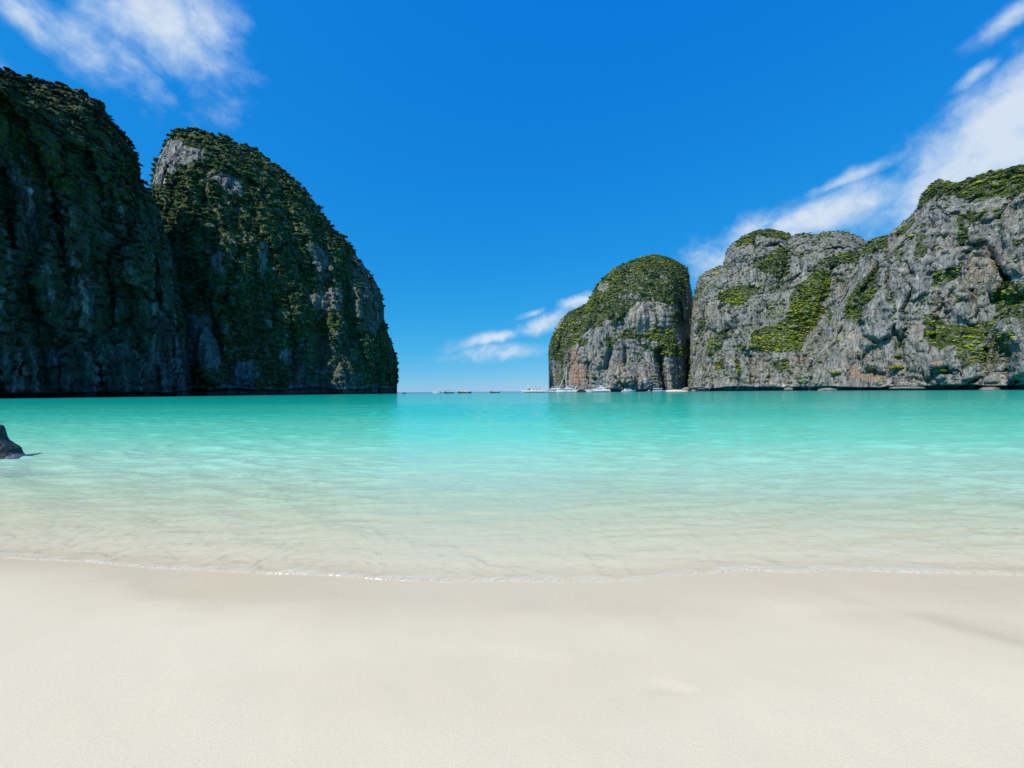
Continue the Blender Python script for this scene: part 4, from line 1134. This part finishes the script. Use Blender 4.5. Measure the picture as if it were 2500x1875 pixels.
def shore_rock():
    """the dark algae covered rock standing in the shallows at the left edge"""
    m, g = new_mat('algae_rock')
    tcn = g.n('ShaderNodeTexCoord'); p = tcn.outputs['Object']
    sp = g.n('ShaderNodeSeparateXYZ', {0: p})
    n1_ = g.noise(p, 2.2, 6, 0.65, 0.4); n2_ = g.noise(p, 9.0, 5, 0.65)
    alg = g.ramp(n2_, [(0.3, (0.010, 0.016, 0.016)), (0.6, (0.022, 0.045, 0.040)), (0.8, (0.05, 0.08, 0.085))])
    tan = g.ramp(n2_, [(0.3, (0.20, 0.16, 0.10)), (0.6, (0.36, 0.30, 0.20)), (0.8, (0.44, 0.36, 0.30))])
    lil = g.ramp(n2_, [(0.3, (0.14, 0.12, 0.15)), (0.7, (0.26, 0.23, 0.26))])
    a1 = g.n('ShaderNodeAttribute', attribute_name='tan').outputs['Fac']
    a2 = g.n('ShaderNodeAttribute', attribute_name='lilac').outputs['Fac']
    wob = g.math('MULTIPLY', g.math('SUBTRACT', n1_, 0.5), 1.1)
    c = g.mix(g.sstep(g.math('ADD', a1, wob), 0.4, 0.55), alg, tan)
    c = g.mix(g.sstep(g.math('ADD', a2, wob), 0.45, 0.6), c, lil)
    bp = g.n('ShaderNodeBump', {'Height': g.math('ADD', n2_, n1_), 'Strength': 0.8, 'Distance': 0.06})
    b = g.n('ShaderNodeBsdfPrincipled', {'Base Color': c, 'Roughness': 0.55, 'Specular IOR Level': 0.35, 'Normal': bp.outputs[0]})
    g.n('ShaderNodeOutputMaterial', {'Surface': b.outputs[0]})
    D = 9.6
    prof = crop(0, 1020, 120 / 1659.0, [(-1700, 1500), (-1500, 900), (-900, 300), (-300, 180), (0, 215), (100, 250), (170, 380), (240, 560), (330, 720), (450, 810), (600, 920), (690, 1020), (725, 1130), (800, 1220), (890, 1295), (960, 1420)])
    pts = np.array([at(a, b_, D) for a, b_ in prof])
    i0 = 4
    right = pts[i0:]                                     # outline from the top down to the toe
    zz = np.concatenate([np.linspace(-0.45, right[0, 2] - 0.02, 74), right[0, 2] + np.array([0.02, 0.05])])
    o_ = np.argsort(right[:, 2])
    xr = np.interp(zz, right[o_, 2], right[o_, 0]); xr[-2:] -= (0.12, 0.5)
    xl = pts[0, 0] + 1.1 * np.clip(zz, 0, 1) ** 1.5
    xl[-2:] += (0.2, 0.5)
    ph = np.linspace(0, 2 * math.pi, 130)
    cx_, a_ = (xr + xl) / 2, (xr - xl) / 2
    b_ = 0.62 * a_ * (1 - 0.25 * np.clip(zz, 0, 1)); b_[-2:] *= (0.6, 0.3)
    X = cx_[:, None] + a_[:, None] * (np.sign(np.cos(ph)) * np.abs(np.cos(ph)) ** 0.6)[None, :]
    Y = -b_[:, None] * (np.sign(np.sin(ph)) * np.abs(np.sin(ph)) ** 0.6)[None, :]
    Y = np.where(Y > 0, Y * 0.2, Y)
    Z = zz[:, None] + 0 * X
    V = np.stack([X, Y, Z], -1)
    rel = X - pts[i0, 0]
    # diagonal cleft and a hollow foot, as the waves have left it
    cleft = np.exp(-((Z - 0.02 - rel * 0.9) / 0.06) ** 2) * smooth(Y, -0.12, -0.45)
    V[..., 1] += 0.20 * cleft
    V[..., 1] += 0.25 * np.exp(-((Z - 0.05) / 0.12) ** 2) * smooth(Y, -0.3, -0.7)
    n_ = fbm(V * 1.9, 4, 0.55)
    V[..., 1] += 0.16 * n_ * smooth(Y, -0.05, -0.4); V[..., 0] += 0.035 * fbm(V * 4.0, 3, off=9.0); V[..., 2] += 0.03 * n_
    V[:, -1] = V[:, 0]
    me = mesh_np('shore_rock', (V - np.array([pts[i0, 0], 0, 0])).reshape(-1, 3), grid_quads(V.shape[0], V.shape[1]), smooth_shade=True)
    inside_tan = in_poly(rel, Z, [(-1.9, 0.05), (0.02, 0.06), (0.13, 0.20), (0.20, 0.40), (0.10, 0.50), (-0.3, 0.52), (-1.9, 0.4)])
    inside_lil = in_poly(rel, Z, [(0.12, -0.02), (0.36, -0.02), (0.36, 0.15), (0.30, 0.26), (0.25, 0.20)]) | (rel > 0.55)
    fattr(me, 'tan', inside_tan * (Y < 0.1) * 0.85); fattr(me, 'lilac', inside_lil * (Y < 0.1) * 0.85)
    o = add_obj('shore_rock', me, m)
    o.location = (pts[4, 0], D, 0)
    tag(o, 'dark algae-covered rock with tan patch standing in the shallows', 'rock')


shore_rock()

# ------------------------------------------------------------------ boats
M_WHITE = simple_mat('white_gelcoat', (0.80, 0.80, 0.79), 0.3, 0, 0.03)
M_GLASS = simple_mat('tinted_glass', (0.012, 0.016, 0.022), 0.08, 0, 0.05)
M_NAVY = simple_mat('navy_paint', (0.012, 0.020, 0.045), 0.35, 0, 0.1)
M_WOOD = simple_mat('dark_boat_wood', (0.060, 0.035, 0.035), 0.6, 0, 0.25)
M_TEAK = simple_mat('deck_teak', (0.30, 0.20, 0.11), 0.7, 0, 0.15)
M_METAL = simple_mat('aluminium', (0.62, 0.63, 0.64), 0.35, 0.6, 0.04)
M_ENGINE = simple_mat('engine_black', (0.02, 0.02, 0.022), 0.5, 0, 0.2)
M_SAIL = simple_mat('rolled_sail', (0.74, 0.73, 0.66), 0.8, 0, 0.06)
M_GREY = simple_mat('grey_rubber', (0.28, 0.30, 0.32), 0.6, 0, 0.1)
M_TEAL = simple_mat('teal_bottom_paint', (0.05, 0.22, 0.22), 0.5, 0, 0.1)
M_CANVAS = simple_mat('blue_grey_canvas', (0.42, 0.50, 0.56), 0.8, 0, 0.08)
M_PINK = simple_mat('prow_ribbon', (0.70, 0.35, 0.35), 0.8, 0, 0.2)


class MB:
    def __init__(self): self.v = []; self.f = []

    def _add(self, vs, fs):
        o = len(self.v); self.v += [tuple(map(float, p)) for p in vs]; self.f += [tuple(o + i for i in q) for q in fs]; return self

    def prism(self, poly, y0, y1, y0t=None):
        """side profile (x, z) extruded across the beam"""
        n = len(poly)
        vs = [(x, y0, z) for x, z in poly] + [(x, y1, z) for x, z in poly]
        fs = [tuple(range(n - 1, -1, -1)), tuple(range(n, 2 * n))] + [(i, (i + 1) % n, n + (i + 1) % n, n + i) for i in range(n)]
        return self._add(vs, fs)

    def box(self, c, s):
        x, y, z = c; a, b, h = s[0] / 2, s[1] / 2, s[2] / 2
        return self.prism([(x - a, z - h), (x + a, z - h), (x + a, z + h), (x - a, z + h)], y - b, y + b)

    def tube(self, pts, r0, r1=None, n=7):
        r1 = r0 if r1 is None else r1
        pts = [np.array(p, float) for p in pts]
        vs = []; fs = []
        for k, p in enumerate(pts):
            d = pts[min(k + 1, len(pts) - 1)] - pts[max(k - 1, 0)]; d /= np.linalg.norm(d)
            t = np.cross(d, (0, 1, 0.01) if abs(d[1]) < 0.9 else (1, 0, 0)); t /= np.linalg.norm(t); u = np.cross(d, t)
            r = r0 + (r1 - r0) * k / max(1, len(pts) - 1)
            for i in range(n):
                a = 2 * math.pi * i / n
                vs.append(p + r * (math.cos(a) * t + math.sin(a) * u))
        for k in range(len(pts) - 1):
            for i in range(n):
                j = (i + 1) % n
                fs.append((k * n + i, k * n + j, (k + 1) * n + j, (k + 1) * n + i))
        fs.append(tuple(range(n - 1, -1, -1))); fs.append(tuple((len(pts) - 1) * n + i for i in range(n)))
        return self._add(vs, fs)

    def hull(self, L, B, F, rise=0.5, draft=0.6, rake=0.08, stern=0.85, full_=0.5, sheer_stern=0.0, n=18, y=0.0, z0=None, z1=None, fat=1.0):
        """stern at -L/2, bow at +L/2; z0/z1 cut out a band of the side"""
        rows = []
        for k in range(n):
            s = k / (n - 1)
            b = B / 2 * (stern + (1 - stern) * min(1, s / 0.35)) * (1 - max(0, (s - full_) / (1 - full_)) ** 2.3)
            b = max(b, 0.02 * B) * fat
            zt = F * (1 + rise * s ** 2.6 + sheer_stern * (1 - s) ** 3)
            zk = -draft * (1 - 0.9 * s ** 5)
            xs = (s - 0.5) * L
            sec = []
            lo = zk if z0 is None else z0 * F
            hi = zt if z1 is None else z1 * F
            for q, w_ in ((1.0, 1.0), (0.66, 0.97), (0.33, 0.86), (0.0, 0.62 if z0 is None else 0.8)):
                z = lo + (hi - lo) * q
                sec.append((xs + rake * L * (max(0, z) / F) * s ** 3, b * w_, z))
            rows.append([(x_, y + w_, z_) for x_, w_, z_ in sec] + [(x_, y - w_, z_) for x_, w_, z_ in reversed(sec)])
        m = len(rows[0])
        vs = [p for r in rows for p in r]
        fs = []
        for k in range(n - 1):
            for i in range(m):
                j = (i + 1) % m
                fs.append((k * m + i, (k + 1) * m + i, (k + 1) * m + j, k * m + j))
        fs.append(tuple(range(m))); fs.append(tuple((n - 1) * m + i for i in range(m - 1, -1, -1)))
        return self._add(vs, fs)

    def build(self, name, mat, parent=None):
        me = bpy.data.meshes.new(name)
        me.from_pydata(self.v, [], self.f); me.update()
        return add_obj(name, me, mat, parent)


def boat(name, px, d, rz, label, cat='boat', group=None):
    o = bpy.data.objects.new(name, None); COL.objects.link(o)
    o.location = tuple(on_water(px, d)); o.rotation_euler = (0, 0, math.radians(rz))
    return tag(o, label, cat, group)


MP = 430 / F_     # metres to a photograph pixel at 430 m

# two-deck excursion boat, bow to the left
b = boat('excursion_boat', 1303, 430, 174, 'white two-deck excursion boat with open roofed top deck, leftmost of the anchored yachts')
MB().hull(25, 6.0, 2.3, 0.55, 0.8, 0.06).build('hull', M_WHITE, b)
MB().hull(24.6, 6.1, 2.3, 0.3, 0.8, 0.06, z0=-0.1, z1=0.32, fat=1.01).build('waterline_stripe', M_TEAL, b)
MB().prism([(-9.5, 2.2), (3.5, 2.2), (3.0, 4.5), (-9.5, 4.5)], -2.6, 2.6).build('main_cabin', M_WHITE, b)
for x in (-7.2, -5.4, -1.6, 0.2):
    MB().box((x, 0, 3.5), (1.1, 5.24, 0.8)).build('window', M_GLASS, b)
MB().box((-3.5, 0, 3.2), (0.8, 5.26, 1.7)).build('door', M_GLASS, b)
MB().prism([(3.02, 3.1), (6.8, 3.2), (6.2, 4.1), (3.02, 4.4)], -2.3, 2.3).build('windscreen', M_GLASS, b)
dk = MB().prism([(-10.5, 4.5), (8.2, 4.5), (7.6, 5.5), (6.8, 5.5), (6.8, 4.85), (-10.5, 4.85)], -2.8, 2.8).build('upper_deck', M_WHITE, b)
for x in (-8.5, -5.0, -1.5, 2.0, 5.2):
    for y in (-2.6, 2.6): MB().box((x, y, 5.95), (0.18, 0.18, 2.25)).build('post', M_WHITE, b)
MB().prism([(-9.4, 7.05), (6.4, 7.25), (6.2, 7.55), (-9.4, 7.35)], -2.9, 2.9).build('roof', M_WHITE, b)
for x in (-7.0, -4.0, -1.0, 2.0): MB().box((x, 0, 5.4), (1.2, 4.0, 0.9)).build('bench', M_CANVAS, b)
MB().tube([(5.6, 0, 7.5), (6.3, 0, 9.0)], 0.25, 0.12).build('mast', M_WHITE, b)
for y in (-2.6, 2.6): MB().tube([(-11.5, y, 3.4), (-9.6, y, 3.4)], 0.07).build('railing', M_METAL, b)

# low white motor yacht behind the catamaran
b = boat('motor_yacht', 1352, 455, 176, 'low white motor yacht partly behind the catamaran with the tall mast')
MB().hull(24, 5.6, 2.0, 0.35, 0.8, 0.10, 0.9, 0.4).build('hull', M_WHITE, b)
MB().hull(23.4, 5.6, 2.0, 0.2, 0.8, 0.10, 0.9, 0.4, z0=0.0, z1=0.22, fat=1.012).build('waterline_stripe', M_NAVY, b)
MB().prism([(-8, 2.0), (7.5, 2.3), (6.5, 3.3), (-8, 3.5)], -2.2, 2.2).build('cabin', M_GLASS, b)
MB().prism([(-9, 3.5), (8.6, 3.1), (5.0, 3.9), (2.0, 4.9), (-5.5, 5.0), (-9, 3.9)], -2.4, 2.4).build('coach_roof', M_WHITE, b)
MB().box((-1.2, 0, 6.4), (7.5, 4.0, 0.28)).build('hard_top', M_WHITE, b)
for x in (-4.2, 1.6):
    MB().box((x, 0, 5.6), (0.3, 3.4, 1.5)).build('post', M_WHITE, b)

# sailing catamaran with tall mast, bow to the left
b = boat('sailing_catamaran', 1383, 436, 178, 'white sailing catamaran with one tall mast and flybridge', 'catamaran')
for y in (-3.6, 3.6):
    h_ = MB().hull(21.5, 2.2, 2.5, 0.18, 0.7, 0.01, 0.8, 0.6, y=y).build('hull', M_WHITE, b)
    MB().hull(21.2, 2.2, 2.5, 0.1, 0.7, 0.01, 0.8, 0.6, z0=-0.05, z1=0.14, y=y).build('waterline_stripe', M_NAVY, h_)
MB().prism([(-9, 1.3), (4, 1.4), (4, 2.9), (-9, 2.8)], -3.4, 3.4).build('bridge_deck', M_WHITE, b)
for x in (-4.6, 0.6, 2.2): MB().box((x, 0, 1.7), (0.5, 9.7, 0.9)).build('hull_window', M_GLASS, b)
MB().prism([(-6.5, 2.8), (2.6, 2.9), (1.2, 3.9), (-6.5, 3.9)], -3.0, 3.0).build('saloon_window', M_GLASS, b)
MB().prism([(-7.6, 3.9), (3.4, 3.9), (0.6, 5.2), (-2.0, 5.4), (-7.6, 4.3)], -3.3, 3.3).build('coach_roof', M_WHITE, b)
MB().box((-4.0, 0, 7.2), (6.6, 4.2, 0.35)).build('hard_top', M_WHITE, b)
for x in (-6.4, -1.4):
    for y in (-1.7, 1.7): MB().box((x, y, 6.1), (0.16, 0.16, 2.0)).build('post', M_METAL, b)
MB().tube([(0.4, 0, 4.5), (0.2, 0, 16), (0.0, 0, 28.5)], 0.34, 0.20, 9).build('mast', M_WHITE, b)
MB().tube([(0.2, -1.8, 14.5), (0.2, 1.8, 14.5)], 0.08).build('spreader', M_METAL, b)
MB().tube([(8.8, 0, 2.8), (1.2, 0, 21.0)], 0.30, 0.16).build('furled_sail', M_SAIL, b)
MB().tube([(0.0, 0, 5.6), (-7.6, 0, 5.9)], 0.30, 0.22).build('boom', M_SAIL, b)
MB().prism([(-9.2, 2.8), (-8.8, 2.8), (-10.6, 6.6), (-11.2, 6.4)], -3.0, -2.6).prism([(-9.2, 2.8), (-8.8, 2.8), (-10.6, 6.6), (-11.2, 6.4)], 2.6, 3.0).build('davit_arch', M_WHITE, b)
MB().hull(4.2, 1.6, 0.7, 0.3, 0.2).build('tender', M_GREY, b).location = (-9.8, 0, 2.2)

# dark hulled launch
b = boat('launch', 1420, 440, 0, 'white topped launch with dark hull between catamaran and sleek yacht')
MB().hull(14, 3.6, 1.4, 0.45, 0.4, 0.08).build('hull', M_NAVY, b)
MB().hull(14.1, 3.7, 1.4, 0.5, 0.4, 0.08, z0=0.75, fat=1.01).build('rubbing_strake', M_WHITE, b)
MB().prism([(-5.4, 1.4), (-4.8, 1.4), (-4.2, 3.1), (-3.0, 3.3), (-3.0, 3.5), (-4.5, 3.4)], -1.5, 1.5).build('arch', M_WHITE, b)
MB().box((-6.6, 0, 1.7), (0.7, 1.6, 1.4)).build('engine', M_ENGINE, b)

# sleek motor yacht, bow left
b = boat('sleek_yacht', 1461, 437, 177, 'sleek white motor yacht with dark waterline, bow to the left', 'yacht')
MB().hull(25.5, 5.8, 2.3, 0.18, 0.9, 0.09, 0.92, 0.3).build('hull', M_WHITE, b)
MB().hull(23.5, 5.8, 2.3, 0.0, 0.9, 0.07, 0.92, 0.3, z0=-0.1, z1=0.30, fat=1.012).build('waterline_stripe', M_NAVY, b)
MB().prism([(-9.5, 2.2), (8.0, 2.4), (4.0, 3.6), (0.6, 4.5), (-8.4, 4.4)], -2.3, 2.3).build('superstructure', M_WHITE, b)
MB().prism([(-5.0, 3.2), (1.6, 3.2), (3.2, 3.45), (0.5, 3.95), (-3.6, 3.9)], -2.34, 2.34).build('saloon_window', M_GLASS, b)
MB().prism([(-7.2, 4.4), (0.2, 4.5), (-1.2, 5.5), (-6.8, 5.3)], -1.9, 1.9).build('flybridge', M_WHITE, b)
MB().prism([(-4.4, 5.2), (-3.0, 5.2), (-0.6, 7.9), (-1.6, 7.9)], -2.0, 2.0).build('radar_arch', M_WHITE, b)
MB().box((-4.2, 0, 6.9), (4.4, 3.4, 0.22)).build('hard_top', M_WHITE, b)
MB().prism([(-9.4, 3.4), (-5.6, 3.5), (-6.0, 4.2), (-9.0, 4.2)], -2.33, 2.33).build('aft_cockpit', M_GLASS, b)
MB().prism([(-13.2, 0.9), (-11.6, 0.5), (-10.2, 2.8), (-11.4, 3.1)], -2.4, 2.4).build('swim_platform', M_WHITE, b)
MB().tube([(10.6, 0, 2.4), (10.6, 0, 8.6)], 0.13, 0.08).build('jack_staff', M_WHITE, b)

# cabin cruiser, bow right
b = boat('cabin_cruiser', 1534, 440, 3, 'small white cabin cruiser with bow to the right, between sleek yacht and roofed speedboat')
MB().hull(14.5, 3.8, 1.5, 0.35, 0.5, 0.12, 0.95, 0.4).build('hull', M_WHITE, b)
MB().prism([(-4.8, 1.5), (3.6, 1.8), (2.0, 2.9), (-4.0, 3.0)], -1.5, 1.5).build('cabin', M_WHITE, b)
MB().prism([(-3.4, 2.0), (2.1, 2.1), (1.4, 2.6), (-3.2, 2.6)], -1.53, 1.53).build('cabin_window', M_GLASS, b)
MB().box((-1.4, 0, 3.5), (5.4, 3.0, 0.18)).build('canopy', M_CANVAS, b)
for x in (-3.8, 1.0): MB().box((x, 0, 3.2), (0.12, 2.7, 0.6)).build('post', M_METAL, b)

# open speedboat with white roof, bow right
b = boat('speedboat', 1609, 428, 2, 'white open speedboat with flat white roof left of the cove beach')
MB().hull(14.0, 3.4, 1.25, 0.25, 0.4, 0.10, 0.95, 0.4).build('hull', M_WHITE, b)
MB().box((-1.6, 0, 3.2), (9.0, 3.0, 0.55)).build('roof', M_WHITE, b)
for x in (-5.6, -1.5, 2.4):
    for y in (-1.35, 1.35): MB().box((x, y, 2.2), (0.12, 0.12, 1.8)).build('post', M_METAL, b)
MB().box((-1.0, 0, 1.35), (7.0, 2.4, 0.6)).build('seat_bench', M_CANVAS, b)
for y in (-0.6, 0.6): MB().box((-7.0, y, 1.3), (0.7, 0.6, 1.3)).build('engine', M_ENGINE, b)

# grey dinghy
b = boat('dinghy', 1586, 434, 0, 'low grey inflatable dinghy just left of the roofed speedboat')
MB().hull(6.6, 2.4, 0.8, 0.35, 0.25, 0.05).build('hull', M_GREY, b)
MB().box((-0.6, 0, 1.25), (0.9, 0.9, 1.0)).build('console', M_WHITE, b)
MB().box((-3.3, 0, 1.0), (0.5, 0.6, 1.1)).build('engine', M_ENGINE, b)


def longtail(px, d, rz, L, label, awning=None, ribbon=None):
    o = boat('longtail_boat', px, d, rz, label)
    n = 16
    vs = []; m = MB()
    prof = []
    for k in range(n):
        s = k / (n - 1)
        x = (s - 0.5) * L
        zt = 0.9 + 0.35 * (1 - s) ** 2 + 0.55 * max(0, s - 0.45) ** 1.5 + 4.2 * max(0, s - 0.82) ** 1.2 / 0.18 ** 0.2
        zk = -0.35 + 2.6 * max(0, (s - 0.80) / 0.20) ** 2.2
        bm = 1.15 * (0.75 + 0.25 * min(1, s / 0.3)) * (1 - max(0, (s - 0.45) / 0.55) ** 1.7) + 0.05
        prof.append([(x, bm, zt), (x, bm * 0.85, (zt + zk) / 2), (x, bm * 0.3, zk), (x, -bm * 0.3, zk), (x, -bm * 0.85, (zt + zk) / 2), (x, -bm, zt)])
    mm = 6
    vs = [p for r in prof for p in r]
    fs = [(k * mm + i, (k + 1) * mm + i, (k + 1) * mm + (i + 1) % mm, k * mm + (i + 1) % mm) for k in range(n - 1) for i in range(mm)]
    fs += [tuple(range(mm)), tuple((n - 1) * mm + i for i in range(mm - 1, -1, -1))]
    m._add(vs, fs).build('hull', M_WOOD, o)
    xe = L * 0.5
    MB().prism([(xe - 0.35, 2.2), (xe - 0.05, 2.4), (xe + 0.45, 3.9), (xe + 0.25, 4.0)], -0.14, 0.14).build('prow', M_WOOD, o)
    if ribbon: MB().box((xe - 0.02, 0, 2.55), (0.5, 0.42, 0.7)).build('ribbon', ribbon, o)
    MB().box((-L * 0.40, 0, 1.75), (1.2, 0.7, 0.9)).tube([(-L * 0.42, 0, 1.7), (-L * 0.62, 0, 0.1)], 0.09).build('engine', M_ENGINE, o)
    for x in (-0.28, -0.12, 0.06): MB().box((x * L, 0, 1.15), (0.5, 1.9, 0.16)).build('thwart', M_TEAK, o)
    if awning:
        MB().prism([(-0.36 * L, 2.85), (0.14 * L, 2.9), (0.12 * L, 3.1), (-0.1 * L, 3.2), (-0.34 * L, 3.05)], -1.1, 1.1).build('awning', awning, o)
        for x in (-0.33, -0.1, 0.12):
            for y in (-0.95, 0.95): MB().box((x * L, y, 2.0), (0.08, 0.08, 1.9)).build('post', M_TEAK, o)
    return o


longtail(1097, 470, 4, 12.2, 'dark longtail boat with raised prow beside the small white motor boat', M_WOOD)
longtail(1210, 480, 3, 13.2, 'dark open longtail boat alone in the middle of the bay mouth')
longtail(1716, 415, 2, 13.6, 'longtail boat with grey awning and pale prow ribbon in front of the massif', M_CANVAS, M_WHITE)

# white motor boat with sunshade
b = boat('motor_boat', 1066, 470, 178, 'small white motor boat with sunshade, left of the longtail boats')
MB().hull(8.6, 2.9, 1.25, 0.35, 0.4, 0.10, 0.95, 0.4).build('hull', M_WHITE, b)
MB().prism([(-1.0, 1.2), (2.4, 1.3), (1.4, 2.1), (-1.0, 2.2)], -1.2, 1.2).build('cabin', M_WHITE, b)
MB().box((-0.8, 0, 3.0), (4.6, 2.6, 0.25)).build('sunshade', M_WHITE, b)
for x in (-2.8, 1.2): MB().box((x, 0, 2.2), (0.14, 2.2, 1.6)).build('post', M_METAL, b)
MB().box((-4.5, 0, 1.2), (0.7, 1.2, 1.7)).build('engine', M_ENGINE, b)

# dive boat with white cabin and dark hull
b = boat('dive_boat', 1134, 465, 2, 'dark-hulled boat with long white cabin between the two longtail boats')
MB().hull(15.5, 3.6, 1.1, 0.5, 0.5, 0.05, 0.7, 0.4, 0.7).build('hull', M_WOOD, b)
MB().prism([(-5.0, 1.0), (4.4, 1.0), (3.6, 2.4), (2.6, 3.2), (-4.8, 3.3), (-5.4, 3.7), (-5.6, 3.4)], -1.5, 1.5).build('cabin', M_WHITE, b)
for x in (-3.4, -1.4, 1.8): MB().box((x, 0, 2.1), (0.9, 3.06, 0.7)).build('window', M_GLASS, b)
MB().prism([(-7.6, 1.0), (-6.8, 0.9), (-5.6, 2.2), (-6.1, 2.4)], -0.5, 0.5).build('rudder_post', M_WOOD, b)

# dark skiff by the headland
b = boat('skiff', 987, 450, 0, 'tiny dark skiff off the tip of the left headland')
MB().hull(4.4, 1.7, 0.65, 0.3, 0.2, 0.05).build('hull', M_ENGINE, b)
MB().prism([(-1.4, 0.6), (1.2, 0.6), (0.6, 1.25), (-0.8, 1.3)], -0.6, 0.6).build('cover', M_ENGINE, b)
